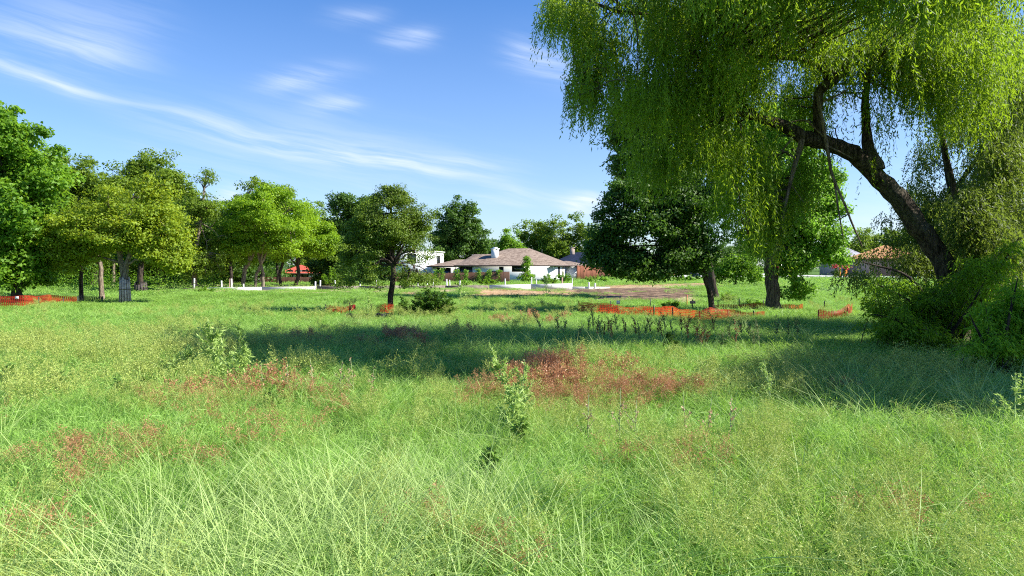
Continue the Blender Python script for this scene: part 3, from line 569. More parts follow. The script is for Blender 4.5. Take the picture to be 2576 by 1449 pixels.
# second willow behind, greyer and thin
w2 = empty('grey_willow', (X(2420, 25), 25, Z(X(2420, 25), 25)), 'thin grey-green willow behind the thick leaning trunk, blue sky showing through', 'willow'); wo = np.array(w2.location)
mb = MB()
limb(mb, [(2490, 850, 25, 16), (2465, 700, 25, 14), (2440, 640, 25, 12), (2410, 540, 25, 10), (2385, 470, 25, 8), (2370, 380, 25, 7), (2350, 280, 25, 6), (2400, 200, 25, 4)], 9, .2, 21)
limb(mb, [(2390, 490, 25, 6), (2450, 400, 24.5, 5), (2540, 280, 24, 4), (2600, 100, 24, 3)], 7, .2, 22); limb(mb, [(2410, 540, 25, 6), (2520, 480, 25, 4), (2650, 440, 25, 2)], 7, .2, 23)
mb.build('trunk', M_BARKD, w2, True)
WB2 = [(2455, 540, 70, 90, 19.2, 1., 1.3), (2520, 400, 70, 90, 19.6, 1.3, 1.0), (2520, 620, 80, 60, 19.2, 1.2, 1.2), (2560, 240, 50, 90, 20, 1.2, .8), (2540, 130, 70, 110, 25, 2.5, .55), (2500, 280, 90, 80, 25, 2.5, .5), (2420, 330, 110, 60, 25, 2.5, .45), (2330, 400, 60, 60, 25, 1.5, .4), (2500, 420, 110, 70, 25, 3, .7), (2440, 520, 150, 60, 25, 3, 1.1), (2330, 560, 70, 60, 25, 2, .9), (2520, 600, 120, 80, 25, 3, 1.1),
       (2220, 550, 40, 20, 25, 1, .4), (2270, 600, 60, 30, 24, 1, .7), (2190, 640, 50, 22, 23, 1, .5), (2300, 650, 70, 40, 22, 1, .9), (2160, 690, 60, 16, 21, 1, .5), (2420, 660, 130, 60, 24, 3, .9), (2720, 300, 150, 250, 25, 4, .6), (2480, 560, 160, 120, 24, 3, 1.6), (2300, 500, 60, 60, 25, 2, .8), (2540, 380, 80, 120, 25, 3, .9), (2560, 680, 120, 90, 22, 2.5, 1.4)]
S = blobs_points(WB2, 21000, rs, 13, gap=.22, sc=1.0); cb = MB(); strands(cb, S-wo, rs.uniform(.3, .8, len(S)), rs, rs.uniform(.3, 1.2, len(S)), .12, .034, .055, .8)
cb.build('crown', LM_WILB, w2)
# drooping willow thicket by the trunk foot
def thicket(name, label, bl, n, lm, seed, base, stems, ll=.12, lw=.028, nb=110, per=42):
    global wo
    rs = np.random.RandomState(seed); o = empty(name, (base[0], base[1], Z(*base)), label, 'bush'); wo = np.array(o.location); mb = MB()
    for k, q in enumerate(stems): limb(mb, q, 6, .2, seed+k)
    mb.build('stems', M_BARKD, o, True); S = blobs_points(bl, n, rs, seed, gap=.2, sc=1.5); S = S[S[:, 2] > zt(S[:, 0], S[:, 1])+.12]
    tips = S[rs.permutation(len(S))[:nb]]-wo; q = []; br = MB()
    for k, tp in enumerate(tips):                        # arching shoots, sprigs hanging from their outer part
        b0 = np.array([rs.uniform(-1, 1)*1.2+tp[0]*.35, rs.uniform(-.6, .6), 0.]); ln = np.linalg.norm(tp-b0); l = bez(b0, (b0+tp)/2+np.array([0, 0, .28*ln+.1]), tp, 9); br.tube(l, np.linspace(.014, .004, 9), 4)
        f = 1-.7*rs.rand(int(per*(.4+.35*ln)))**1.3; i = f*8; j = np.minimum(7, i.astype(int)); q.append(l[j]+(l[j+1]-l[j])*(i-j)[:, None]+rs.randn(len(f), 3)*.05)
    q = np.concatenate(q); q = q[q[:, 2] > .1]; br.build('shoots', M_BARK, o, True)
    cb = MB(); strands(cb, q, rs.uniform(.12, .42, len(q)), rs, rs.uniform(.6, 2.0, len(q)), ll, lw, .045, .5)
    cb.build('foliage', lm, o); return o
LM_THK = leafmat('leaf_thicket', (.06, .13, .008), (.18, .31, .018), (.34, .60, .025), .48)
thicket('willow_thicket', 'broad dark thicket of drooping willow sprigs at the foot of the leaning trunk', [(2190, 750, 80, 40, 18, 1.3, .9), (2290, 790, 105, 60, 17.8, 1.6, 1.1), (2250, 705, 90, 22, 18.5, 1.3, .7), (2340, 835, 90, 45, 17.2, 1.3, 1), (2230, 822, 60, 30, 17.5, .8, .8), (2400, 760, 80, 70, 18, 1.3, .9), (2480, 680, 80, 50, 18, 1.6, .6), (2560, 620, 70, 60, 18, 1.6, .6), (2330, 730, 70, 36, 18, 1, .7)],
        4200, LM_THK, 401, (X(2350, 18), 18), [[(2380, 860, 18, 5), (2300, 760, 18, 4), (2200, 712, 18, 2)], [(2400, 850, 18, 5), (2290, 690, 18.3, 3.5), (2170, 660, 18.5, 1.5)], [(2420, 850, 18, 6), (2500, 700, 18, 4), (2560, 600, 18, 2)], [(2350, 850, 17.5, 4), (2250, 800, 17.5, 2.5), (2190, 790, 17.5, 1)], [(2380, 860, 17.6, 5), (2450, 760, 17, 3), (2480, 700, 17, 1)]])
LM_THK2 = leafmat('leaf_thicket_bright', (.10, .22, .014), (.28, .46, .03), (.46, .78, .04), .5)
thicket('willow_bush', 'bright green bushy willow regrowth in front of the dark thicket, at the picture edge', [(2490, 800, 60, 55, 14.2, .9, 1), (2420, 845, 55, 30, 14, .7, .8), (2545, 845, 80, 40, 13.8, .9, 1), (2650, 760, 110, 100, 14.5, 1.2, .8), (2560, 745, 40, 50, 14.5, .6, .6), (2470, 735, 22, 34, 14.3, .4, .3)],
        2900, LM_THK2, 402, (X(2520, 14.2), 14.2), [[(2500, 900, 14, 4), (2460, 830, 14, 3), (2440, 790, 14, 1)], [(2520, 900, 14, 5), (2540, 800, 14, 4), (2560, 700, 14.3, 1)], [(2540, 900, 14, 4), (2620, 800, 14.3, 3), (2680, 700, 14.4, 1)]], .12, .028, 60, 48)

# ------------------------------------------------------------------ shrub by the cedar
def shrub(name, label, px, d, w, h, n, lm, seed, leaf=.14, cat='shrub', rdepth=None, stem=True, group=None):
    rs = np.random.RandomState(seed); x, y, z = P(px, d); s = d/F; o = empty(name, (x, y, z), label, cat, group); C = []; T = MB()
    for k in range(n):
        a = rs.rand()*6.283; r = math.sqrt(rs.rand()); hh = h*s*(1-.55*r*r)*(.55+.5*rs.rand()); tip = np.array([math.cos(a)*r*w*s/2, math.sin(a)*r*w*s/2*.8, hh])
        base = tip*np.array([.25, .25, 0]); mid = (base+tip)/2+np.array([0, 0, hh*.12])
        l = bez(base, mid, tip, 5); T.tube(l, np.linspace(.012, .004, 5)*(1 if d < 60 else 2), 4)
        for t in np.linspace(.25, 1, 7): C.append(base*(1-t)**2+2*t*(1-t)*mid+t*t*tip)
    T.build('stems', M_BARK, o, True); C = np.array(C); idx = np.repeat(np.arange(len(C)), 14); ang = rs.rand(len(idx))*6.283
    a = unit(np.stack([np.cos(ang), np.sin(ang), rs.uniform(-.5, .5, len(idx))], 1)); nm = unit(np.array([0, 0, 1.])+rs.randn(len(idx), 3)*.45); a = unit(a-nm*(a*nm).sum(1)[:, None])
    cb = MB(); leaves(cb, C[idx]+rs.randn(len(idx), 3)*.02, a, nm, leaf*(.6+.7*rs.rand(len(idx))), leaf*.38, rs.rand(len(idx))); cb.build('foliage', lm, o); return o
shrub('leafy_shrub', 'dark broadleaf shrub growing in the meadow beside the cedar trunk', 1086, 32.0, 130, 78, 70, LM_DARK, 501, .17)
shrub('leafy_shrub', 'small dark sprig of a shrub close beside the cedar trunk', 1012, 32.6, 26, 55, 9, LM_DARK, 502, .16)
shrub('leafy_shrub', 'bright bushy tuft on the slope, at the top of the grassy mound', 515, 51, 62, 18, 26, LM_BROAD, 503, .13)
shrub('leafy_shrub', 'bright low shrub inside the orange fence, near the leaning trunk foot', 1690, 38, 60, 26, 26, LM_BROAD, 504, .13)
shrub('leafy_shrub', 'bright low shrub on the slope between the leaning and ivy clad trunks', 1828, 45, 40, 24, 22, LM_BROAD, 505, .13)
shrub('leafy_shrub', 'bright low shrub beside the foot of the ivy clad trunk', 1895, 40, 58, 28, 22, LM_IVY, 506, .13)
shrub('leafy_shrub', 'dark young shrub standing among the rusty seed stalks', 1690, 18.0, 60, 66, 12, LM_DARK, 507, .10)
for k, (px, d, w_, h_, lm, lab) in enumerate([(1165, 74, 60, 16, LM_IVY, 'weeds on the building plot below the board fence, nearest the cedar'), (1225, 76, 60, 20, LM_BROAD, 'dark leafy weeds below the end of the board fence'), (1385, 78, 55, 34, LM_IVY, 'pale tall weeds before the white house wall beside the sapling'), (1420, 92, 40, 32, LM_IVY, 'pale fluffy bush at the corner of the white house'),
        (1500, 84, 70, 22, LM_IVY, 'low bright weeds between the white house and the shade tree'), (1600, 86, 90, 24, LM_BROAD, 'low bright weeds behind the dark soil'), (830, 72, 60, 48, LM_BROAD, 'leafy bush standing at the end of the dark board fence'), (350, 64, 90, 26, LM_BROAD, 'bright bush at the foot of the wood, behind the planked elm'), (1560, 100, 60, 18, LM_IVY, 'far weeds in front of the brown shed wall'), (1720, 80, 70, 22, LM_IVY, 'low weeds before the navy bin')]):
    shrub('weed_bush', lab, px, d, w_, h_, 22, lm, 520+k, .2, 'shrub', group='weeds on the building plot')

# ------------------------------------------------------------------ houses
def prism(mb, pts, faces): mb.add(pts, faces)
def hip_roof(name, root, x0, x1, y0, y1, ze, zr, m, ov=.6, ridge=None, th=.18):
    """hip roof with eave overhang; ridge along the longer side"""
    X0, X1, Y0, Y1 = x0-ov, x1+ov, y0-ov, y1+ov; w, dd = X1-X0, Y1-Y0
    if ridge is None:
        if w >= dd: ra, rb = (X0+dd/2, (Y0+Y1)/2), (X1-dd/2, (Y0+Y1)/2)
        else: ra, rb = ((X0+X1)/2, Y0+w/2), ((X0+X1)/2, Y1-w/2)
    else: ra, rb = ridge
    if ra == rb: rb = (ra[0]+.05, ra[1]+.05)
    V = [(X0,Y0,ze),(X1,Y0,ze),(X1,Y1,ze),(X0,Y1,ze),(*ra,zr),(*rb,zr)]
    Fc = [(0,1,5,4),(1,2,5),(2,3,4,5),(3,0,4)] if w >= dd or ridge else [(0,1,4),(1,2,5,4),(2,3,5),(3,0,4,5)]
    mb = MB(); mb.add(V, Fc); ro = mb.build(name, m, root)
    fb = MB(); t = .06
    fb.box(X0-.02, X1+.02, Y0-.02, Y0+t, ze-th, ze-.004); fb.box(X0-.02, X1+.02, Y1-t, Y1+.02, ze-th, ze-.004); fb.box(X0-.02, X0+t, Y0+t, Y1-t, ze-th, ze-.006); fb.box(X1-t, X1+.02, Y0+t, Y1-t, ze-th, ze-.006)
    fb.box(X0+t, X1-t, Y0+t, Y1-t, ze-th+.03, ze-th+.05)
    fb.build('fascia', M_TRIM, root); return ro
def wallbox(root, x0, x1, y0, y1, z1, m, name='wall', z0=-1.2):
    mb = MB(); mb.box(x0, x1, y0, y1, z0, z1); return mb.build(name, m, root)
def window(root, x0, x1, z0, z1, y, face='f', m=None):
    g = MB(); fr = MB(); t = .07
    if face == 'f':
        g.box(x0, x1, y-.02, y-.005, z0, z1)
        for q in ((x0-t, x1+t, z0-t, z0), (x0-t, x1+t, z1, z1+t), (x0-t, x0, z0, z1), (x1, x1+t, z0, z1)): fr.box(q[0], q[1], y-.05, y-.003, q[2], q[3])
        fr.box((x0+x1)/2-.025, (x0+x1)/2+.025, y-.045, y-.021, z0, z1)
    else:
        g.box(y+.005, y+.02, x0, x1, z0, z1)
        for q in ((x0-t, x1+t, z0-t, z0), (x0-t, x1+t, z1, z1+t), (x0-t, x0, z0, z1), (x1, x1+t, z0, z1)): fr.box(y+.003, y+.05, q[0], q[1], q[2], q[3])
    o = fr.build('window', M_TRIM, root); g.build('pane', m or M_GLASS, o); return o
# main white house
HD = 104.; hx, hy, hz = X(1398, HD), HD, H(702, HD)
house = empty('white_house', (hx, hy, hz), 'white walled house with brown shingle hip roof and white chimney', 'house', rz=R(-17))
zE = H(667, HD)-hz; mW = 15.9; 
wallbox(house, -mW, 0, 0, 10.5, zE-.16, M_WHITE)
roof = hip_roof('roof', house, -mW, 0, 0, 10.5, zE, zE+2.75, M_ROOF, .55, ridge=((-9.2, 5.3), (-5.6, 5.3)))
wallbox(house, -21.8, -mW-.004, 3.0, 9.0, zE-.28, M_WHITE, 'wing_wall'); hip_roof('wing_roof', house, -22.0, -mW+3.0, 2.6, 9.4, zE-.1, zE+1.0, M_ROOF, .4)
mb = MB(); mb.box(-mW+1.6, -8, 1.2, 8.6, zE+.2, zE+.9)
# lower back gable ridge seen left of the peak
r2 = MB(); r2.add([(-mW-.2, -.45, zE+.02), (-9., -.45, zE+.02), (-9., 10, zE+.02), (-mW-.2, 10, zE+.02), (-mW+.9, 4.8, zE+1.85), (-9., 4.8, zE+1.85)], [(0,1,5,4), (1,2,5), (2,3,4,5), (3,0,4)]); r2.build('rear_roof', M_ROOF, house)
# side bay towards the street
wallbox(house, .004, 2.2, 7.0, 15.5, zE-.16, M_WHITE, 'bay_wall'); hip_roof('bay_roof', house, -3.5, 2.2, 7.0, 15.5, zE-.02, zE+.75, M_ROOF, .5)
ch = MB(); ch.box(-11.05, -10.05, 2.0, 2.9, zE+.4, zE+2.55); ch.box(-11.13, -9.97, 1.92, 2.98, zE+2.55, zE+2.72); ch.box(-10.85, -10.25, 2.2, 2.7, zE+2.72, zE+2.9); ch.build('chimney', M_WHITE, roof)
vp = MB()
for (vx, vy, vz) in ((-3.9, 6.6, zE+2.2), (-6.2, 6.8, zE+2.6), (-5.5, 6.6, zE+2.55)): vp = MB(); vp.tube([(vx, vy, vz-.7), (vx, vy, vz+.45)], .09, 8); vp.build('vent_pipe', M_POST, roof)
window(house, -9.0, -8.4, .65, zE-.3, 0); window(house, -6.9, -5.1, 1.17, 2.0, 0); window(house, -15.6, -14.7, .3, zE-.3, 0); window(house, -14.5, -13.6, .3, zE-.3, 0)  # last two are dark panes painted in for the shaded patio openings
window(house, 1.4, 2.6, .2, zE-.3, 0, 's'); window(house, 8.0, 10.4, .15, zE-.3, 2.2, 's'); window(house, 12.3, 14.0, .1, zE-.3, 2.2, 's')
dr = MB(); dr.box(3.8, 3.0, 0, 0, 0, 0) if False else dr.box(.006, .06, 4.4, 5.4, 0, 2.05); dr.build('door', flat('beige_door', (.42, .36, .30), .6), house)
for x, y in ((-.25, -.10), (2.45, 6.5), (2.75, 15.9), (-mW-.1, -.1)):
    d_ = MB(); d_.tube([(x, y-.35, zE-.15), (x, y-.3, zE-.4), (x, y, zE-.6), (x, y, .1)], .045, 6); d_.build('downspout', M_METALW, house)
g2 = MB(); g2.box(-20.9, -18.4, 2.99-.03, 2.995, -.2, zE-.4); g2.build('patio_shade_sheet', M_GLASS, house)  # dark sheet on the wing wall stands in for the shade inside the open patio
for x in (-19.6, -17.6, -21.5):
    q = MB(); q.box(x-.07, x+.07, 2.88, 2.955, -.3, zE-.3); q.build('patio_post', M_METALW if x < -18 else M_TRIM, house)
ac = MB(); ac.box(-10.2, -9.4, -.35, -.05, .3, 1.2); ac.build('meter_box', M_POST, house)
# two-storey white block behind the cedar
w = empty('white_annex', P(1092, 116), 'tall white two storey block half hidden behind the cedar', 'house', rz=R(-8)); w.location[2] = H(700, 116)
wallbox(w, -9.3, 0, 0, 7, H(633, 116)-H(700, 116), M_WHITE); q = MB(); q.box(-9.5, .2, -.2, 7.2, H(633, 116)-H(700, 116)-.02, H(633, 116)-H(700, 116)+.12); q.build('parapet', M_METALW, w)
window(w, -7.5, -6.3, 2.6, 4.1, 0); window(w, -4.6, -3.2, 2.6, 4.1, 0); window(w, -5.6, -4.2, .3, 1.7, 0); window(w, 2, 4, 2.4, 3.8, 0, 's')
# navy roofed house
n_ = empty('navy_house', (X(1500, 128), 128, H(700, 128)), 'house with a dark navy roof and stone chimney behind the white house', 'house', rz=R(-6))
ze = H(664, 128)-n_.location[2]; wallbox(n_, -8.5, 6, 0, 9, ze-.1, flat('red_brown_wall', (.24, .10, .06), .8)); rn = hip_roof('roof', n_, -8.5, 6, 0, 9, ze, ze+2.3, M_ROOFN, .5)
c_ = MB(); c_.box(-5.0, -4.1, 3.6, 4.5, ze+.6, ze+3.1); c_.box(-5.1, -4.0, 3.5, 4.6, ze+3.1, ze+3.25); c_.build('chimney', flat('stone', (.36, .28, .23), .9), rn)
def simple_house(name, label, px, d, py_g, py_e, py_r, wpx, depth, wm, rm, rz=0, door=None, group=None):
    o = empty(name, (X(px, d), d, H(py_g, d)), label, 'house', group, R(rz)); s = d/F; w_ = wpx*s; ze = (py_g-py_e)*s
    wallbox(o, -w_/2, w_/2, 0, depth, ze-.1, wm); hip_roof('roof', o, -w_/2, w_/2, 0, depth, ze, ze+(py_e-py_r)*s, rm, .5)
    window(o, -w_*.32, -w_*.18, .8, 1.9, 0); window(o, w_*.1, w_*.26, .8, 1.9, 0); dd = MB(); dd.box(-.5, .5, -.05, -.004, 0, 2.0); dd.build('door', M_TRIM, o); return o
simple_house('red_roof_house', 'house with a red roof half hidden by the lime green trees', 752, 102, 712, 687, 666, 84, 7, M_WHITE, M_ROOFR, 12)
simple_house('grey_roof_house', 'house with a grey roof beyond the street, nearest the ivy clad tree', 2150, 138, 694, 655, 622, 90, 9, flat('beige_wall', (.42, .35, .28), .8), M_ROOFG, -4)
simple_house('orange_roof_house', 'house with an orange-brown roof behind dark boards beyond the street', 2262, 128, 694, 650, 614, 130, 10, flat('tan_wall', (.40, .30, .21), .8), M_ROOFO, 0)
simple_house('brown_roof_house', 'house with a brown roof seen through the willow beyond its trunk', 2470, 110, 698, 636, 590, 170, 11, flat('stone_wall', (.38, .33, .27), .85), M_ROOF, -5)
simple_house('small_red_shed', 'low reddish shed between the shade tree branches, beyond the weeds', 1670, 130, 698, 668, 655, 55, 5, M_FENCER, M_ROOF, 0)

# ------------------------------------------------------------------ fences
def board_fence(name, label, pts, pyt, pyb, m, step=2.4, thick=.03):
    """pts: [(px, d), ...]; top and foot heights from the measured rows"""
    p0 = P(*pts[0]); o = empty(name, p0, label, 'fence')
    for k in range(len(pts)-1):
        (a, da), (c, dc) = pts[k], pts[k+1]; A = np.array([X(a, da), da]); B = np.array([X(c, dc), dc]); L = np.linalg.norm(B-A); an = math.atan2(*(B-A)[::-1])
        zt0 = H(pyt[k], da); zt1 = H(pyt[k+1], dc); n = max(2, int(L/.14)); mb = MB(); rs = np.random.RandomState(k)
        for i in range(n):
            x0, x1 = L*i/n, L*(i+1)/n-.008; t = zt0+(zt1-zt0)*i/n+rs.uniform(-.02, .02); zb = H(pyb, da)-.5; mb.box(x0, x1, -thick/2+rs.uniform(-.004, .004), thick/2, zb, t)
        q = mb.build('board_panel', m, o); q.location = (A[0]-p0[0], A[1]-p0[1], -p0[2]); q.rotation_euler[2] = an
        for x in np.arange(0, L+.1, step):
            pm = MB(); pm.box(x-.05, x+.05, .035, .13, H(pyb, da)-.5, zt0+(zt1-zt0)*x/L+.05); f = pm.build('post', m, o); f.location = q.location; f.rotation_euler[2] = an
    return o
board_fence('board_fence', 'brown cedar board fence with ivy in front of the white house wing', [(955, 94), (1086, 94), (1282, 92)], [686, 688, 683], 712, M_FENCE)
board_fence('board_fence', 'dark brown board fence below the red roofed house', [(560, 92), (792, 88)], [698, 697], 722, M_FENCED if False else M_FENCE)
board_fence('board_fence', 'dark board fence before the house with the orange-brown roof', [(2195, 124), (2330, 123)], [660, 660], 693, M_FENCED)
board_fence('board_fence', 'tall reddish board gate beside the white house corner', [(1452, 108), (1505, 110)], [668, 668], 702, M_FENCER)
board_fence('board_fence', 'dark low board fence at the back of the wood behind the elms', [(-60, 100), (560, 98)], [706, 704], 724, M_FENCED)
for k, px in enumerate([1098, 1112, 1150, 1172, 1205, 1230, 1256]):
    rs = np.random.RandomState(600+k); mb = MB(); d = 92.5-.02*k; n = 260; w_ = rs.uniform(.25, .5); p = np.stack([X(px, d)+rs.randn(n)*w_*.6, np.full(n, d)+rs.uniform(-.25, .1, n), H(712, d)+rs.rand(n)**.8*(1.75+.3*rs.rand())], 1)
    nm = unit(np.array([0, -1., .4])+rs.randn(n, 3)*.6); a = unit(np.cross(nm, rs.randn(n, 3))); leaves(mb, p, a, nm, .2, .14, rs.rand(n)); o = mb.build('ivy_plant', LM_IVY)
    tag(o, 'ivy climbing the brown board fence before the white house, ' + ['first from the cedar', 'second from the cedar', 'third from the cedar', 'middle one', 'third from the fence end', 'second from the fence end', 'nearest the fence end'][k], 'ivy', 'ivy on the brown board fence')
# curb formwork
def formwork(name, label, px0, px1, d0, d1, t0, t1, h, m):
    A = np.array([X(px0, d0), d0, H(t0, d0)]); B = np.array([X(px1, d1), d1, H(t1, d1)]); v = B-A; L = np.linalg.norm(v[:2]); an = math.atan2(v[1], v[0]); n = max(1, int(L/3.6))
    mb = MB(); rs = np.random.RandomState(int(px0))
    for i in range(n):
        j = rs.uniform(-.012, .012); z0 = v[2]*i/n; z1 = v[2]*(i+1)/n; x0, x1 = L*i/n, L*(i+1)/n-.015
        mb.add([(x0, j, z0-h), (x1, j, z1-h), (x1, j+.16, z1-h), (x0, j+.16, z0-h), (x0, j, z0), (x1, j, z1), (x1, j+.16, z1), (x0, j+.16, z0)], [(0,3,2,1),(4,5,6,7),(0,1,5,4),(1,2,6,5),(2,3,7,6),(3,0,4,7)])
    o = mb.build(name, m); o.location = A; o.rotation_euler[2] = an; return tag(o, label, 'curb', 'formwork along the top of the bank')
formwork('curb_form', 'long pale concrete curb along the bank below the lime green trees', 524, 794, 59, 59, 723, 721, .5, M_CONC)
formwork('curb_form', 'dark wooden curb form behind the cedar trunk', 797, 1228, 59, 59, 720, 718, .5, M_STEEL)
formwork('curb_form', 'pale concrete curb in front of the white house, ending at the dark soil', 1231, 1440, 59, 59.5, 717, 713, .55, M_CONC)
formwork('curb_form', 'short dark curb board at the wood end of the bank', 440, 521, 60, 59.3, 726, 724, .4, M_STEEL)
formwork('curb_form', 'low flat pale curb slab past the dark soil, under the two short stakes', 1442, 1535, 60.5, 62, 721, 722, .35, M_CONC)
# pegs on the curb, white stakes behind it
stake_l = [(488, 700, 727, 3.2), (558, 706, 723, 3.), (577, 701, 721, 1.6), (583, 701, 723, 3.2), (613, 714, 722, 3.), (793, 708, 722, 3.2), (805, 705, 723, 3), (843, 705, 720, 2.4), (906, 708, 720, 2), (947, 704, 720, 1.6), (1051, 706, 720, 2.4), (1075, 706, 720, 1.6), (1090, 703, 718, 2.2), (1124, 702, 715, 3.), (1132, 704, 716, 2.), (1156, 706, 718, 2.4), (1271, 701, 716, 2.6), (1337, 697, 713, 2.6), (1350, 703, 714, 2.), (1414, 697, 715, 3.), (1439, 700, 713, 2.), (1482, 710, 722, 3.4), (1496, 712, 723, 3.4)]
descr = ['tall white stake at the wood end of the curb, thickest and first of the row', 'short white stake between the wood end and the pair of stakes', 'thin reddish stake leaning on the wider white stake of the pair', 'wide white stake beside the thin reddish one', 'stubby white stake sitting low on the pale curb',
 'short white stake where the pale curb meets the dark form', 'tall white stake just past the joint of pale curb and dark form', 'white stake standing in front of the leafy bush by the fence end', 'thin stake between leafy bush and cedar shade', 'thinnest stake under the far cedar branches', 'white stake just past the cedar trunk', 'thin white stake between cedar and weeds', 'white stake before the fence corner near the cedar',
 'bright white bent stake in the weeds below the ivy fence', 'small white stake touching the bright bent stake', 'white stake below the ivy fence standing alone', 'white stake at the end of the ivy fence', 'tall white stake just past the sapling trunk', 'small white stake following the tall one by the sapling', 'tall reddish white stake before the house corner', 'thin white stake at the end of the pale curb', 'first of two stubby stakes on the low slab past the dark soil', 'second of two stubby stakes on the low slab, nearer the shade tree']
for k, (px, t, g, w_) in enumerate(stake_l):
    d = 61.+(k % 3)*.4; s = d/F; x = X(px, d); zb = H(g, d)-.5; mb = MB(); l = random.Random(k).uniform(-.05, .05)
    mb.tube([(0, 0, 0), (l*.5, 0, (H(t, d)-zb)*.6), (l, 0, H(t, d)-zb)], w_*s*.62, 8); o = mb.build('stake', flat('rusty_white', (.62, .40, .33), .6) if k in (2, 19) else M_METALW); o.location = (x, d, zb)
    tag(o, descr[k], 'stake', 'white stakes along the curb')
# orange mesh fences
def net_fence(name, label, pts, tops, bots, posts, seed=1, holes=.0, cat='safety fence', dark=None, m=None, pm=None, posth=None):
    """pts: (px, d) polyline of the mesh; tops/bots: rows of its edges there. Diamond mesh of real strands cut as small open cells."""
    pts = [(q[0], 2.14*F/(bots[i]-HY)) for i, q in enumerate(pts)]; posts = [(q[0], 2.18*F/(q[3]-HY), q[2], q[3], q[4]) for q in posts]
    p0 = P(*pts[0]); o = empty(name, p0, label, cat); rs = np.random.RandomState(seed); mb = MB(); n = 0
    tt = []; 
    for k in range(len(pts)-1):
        (a, da), (c, dc) = pts[k], pts[k+1]; A = np.array([X(a, da), da]); B = np.array([X(c, dc), dc]); L = np.linalg.norm(B-A); q = max(2, int(L/.09))
        for i in range(q+(k == len(pts)-2)):
            f = i/q; xy = A+(B-A)*f; d = xy[1]; tp = H(tops[k]+(tops[k+1]-tops[k])*f, d)+.07; bt = Z(xy[0], d)+.02
            tt.append((xy[0], xy[1], bt, tp, k+f))
    tt = np.array(tt); R_ = 9; wave = np.array([.05*math.sin(i*.21+seed)+.04*math.sin(i*.077) for i in range(len(tt))]); sag = np.array([.05*math.sin(i*.13+seed*2)+.03*math.sin(i*.31) for i in range(len(tt))])
    G = np.zeros((len(tt), R_, 3))
    for r in range(R_):
        f = r/(R_-1); G[:, r, 0] = tt[:, 0]; G[:, r, 1] = tt[:, 1]+wave*(1+.5*math.sin(r*.9)); G[:, r, 2] = tt[:, 2]+(tt[:, 3]-tt[:, 2]+sag)*f
    G -= np.array(p0); Vv = []; Q = []
    # every cell is a frame: outer ring of the cell minus a slightly open middle
    a_, b_, c_, d_ = G[:-1, :-1], G[1:, :-1], G[1:, 1:], G[:-1, 1:]; cen = (a_+b_+c_+d_)/4; k_ = .56
    for (u, v) in ((a_, b_), (b_, c_), (c_, d_), (d_, a_)):
        Vv.append(np.stack([u, v, cen+(v-cen)*k_, cen+(u-cen)*k_], 2).reshape(-1, 3))
    Vv = np.concatenate(Vv); mb.add(Vv, np.arange(len(Vv)).reshape(-1, 4)); mb.build('mesh_sheet', m or M_NET, o)
    for (px, d, t, g, orange) in posts:
        mb = MB(); s = d/F; x = X(px, d); zb = Z(x, d)-.2; mb.box(x-.022-p0[0], x+.022-p0[0], d-.06-p0[1], d-.02-p0[1], zb-p0[2], H(t, d)-p0[2]); mb.box(x-.006-p0[0], x+.006-p0[0], d-.095-p0[1], d-.06-p0[1], zb-p0[2], H(t, d)-.02-p0[2]); mb.build('post', flat('orange_post', (.65, .12, .04), .6) if orange else (pm or M_POST), o)
    return o
net_fence('orange_fence', 'long orange plastic mesh fence sagging across the meadow before the shade tree', [(1456, 43), (1500, 42.6), (1560, 42), (1650, 40.5), (1690, 39.2), (1720, 38.8), (1760, 38.2), (1800, 39.), (1850, 40.), (1900, 41), (1925, 41.5)],
          [765, 768, 772, 776, 778, 781, 783, 782, 783, 787, 789], [780, 784, 787, 793, 797, 803, 809, 803, 799, 797, 795],
          [(1456, 43, 757, 780, 1), (1512, 42.6, 765, 785, 0), (1536, 43, 757, 770, 0), (1594, 41.5, 769, 790, 0), (1645, 40.6, 768, 795, 0), (1636, 43, 751, 770, 0), (1692, 39.2, 773, 800, 0), (1728, 43.5, 742, 765, 1), (1760, 38.2, 781, 810, 0), (1831, 40, 779, 800, 0), (1896, 41, 781, 800, 0), (1742, 42.5, 753, 775, 0), (1806, 42.5, 757, 775, 0)], 3)
net_fence('orange_fence', 'short bright orange mesh fence past the ivy clad trunk, beside the thicket', [(2059, 37.5), (2085, 38), (2110, 38.6), (2135, 38.8), (2145, 39.4)], [780, 786, 783, 772, 769], [802, 801, 800, 797, 780],
          [(2059, 37.5, 779, 805, 1), (2133, 38.8, 773, 800, 1), (2074, 43, 757, 775, 0), (2103, 43, 767, 772, 0)], 5)
net_fence('orange_fence', 'low orange mesh remnant behind the leaning trunk foot', [(1795, 45), (1830, 45), (1880, 45), (1925, 45), (1990, 45), (2020, 45)], [770, 771, 770, 767, 768, 770], [774, 775, 777, 778, 776, 780], [(1920, 45, 755, 770, 0), (1860, 46, 752, 772, 0)], 6)
net_fence('orange_fence', 'orange mesh fence at the wood edge with a small white sign', [(-60, 49), (0, 49), (60, 49.3), (130, 50), (195, 51)], [748, 747, 745, 747, 749], [771, 770, 769, 764, 763], [(0, 49, 744, 770, 0), (98, 49.6, 746, 768, 0), (160, 50.3, 748, 766, 0)], 7)
net_fence('orange_fence', 'small torn orange mesh fence in front of the cedar', [(820, 38.5), (845, 38.4), (868, 38), (878, 38)], [770, 773, 772, 770], [786, 787, 786, 784], [(819, 38.5, 765, 790, 0), (880, 38, 762, 785, 0)], 8)
net_fence('orange_fence', 'scrap of orange mesh tied round the cedar trunk foot', [(945, 38.2), (968, 38), (990, 38.1)], [776, 768, 770], [782, 784, 786], [(934, 38.3, 765, 785, 0), (970, 38, 768, 786, 1)], 9)
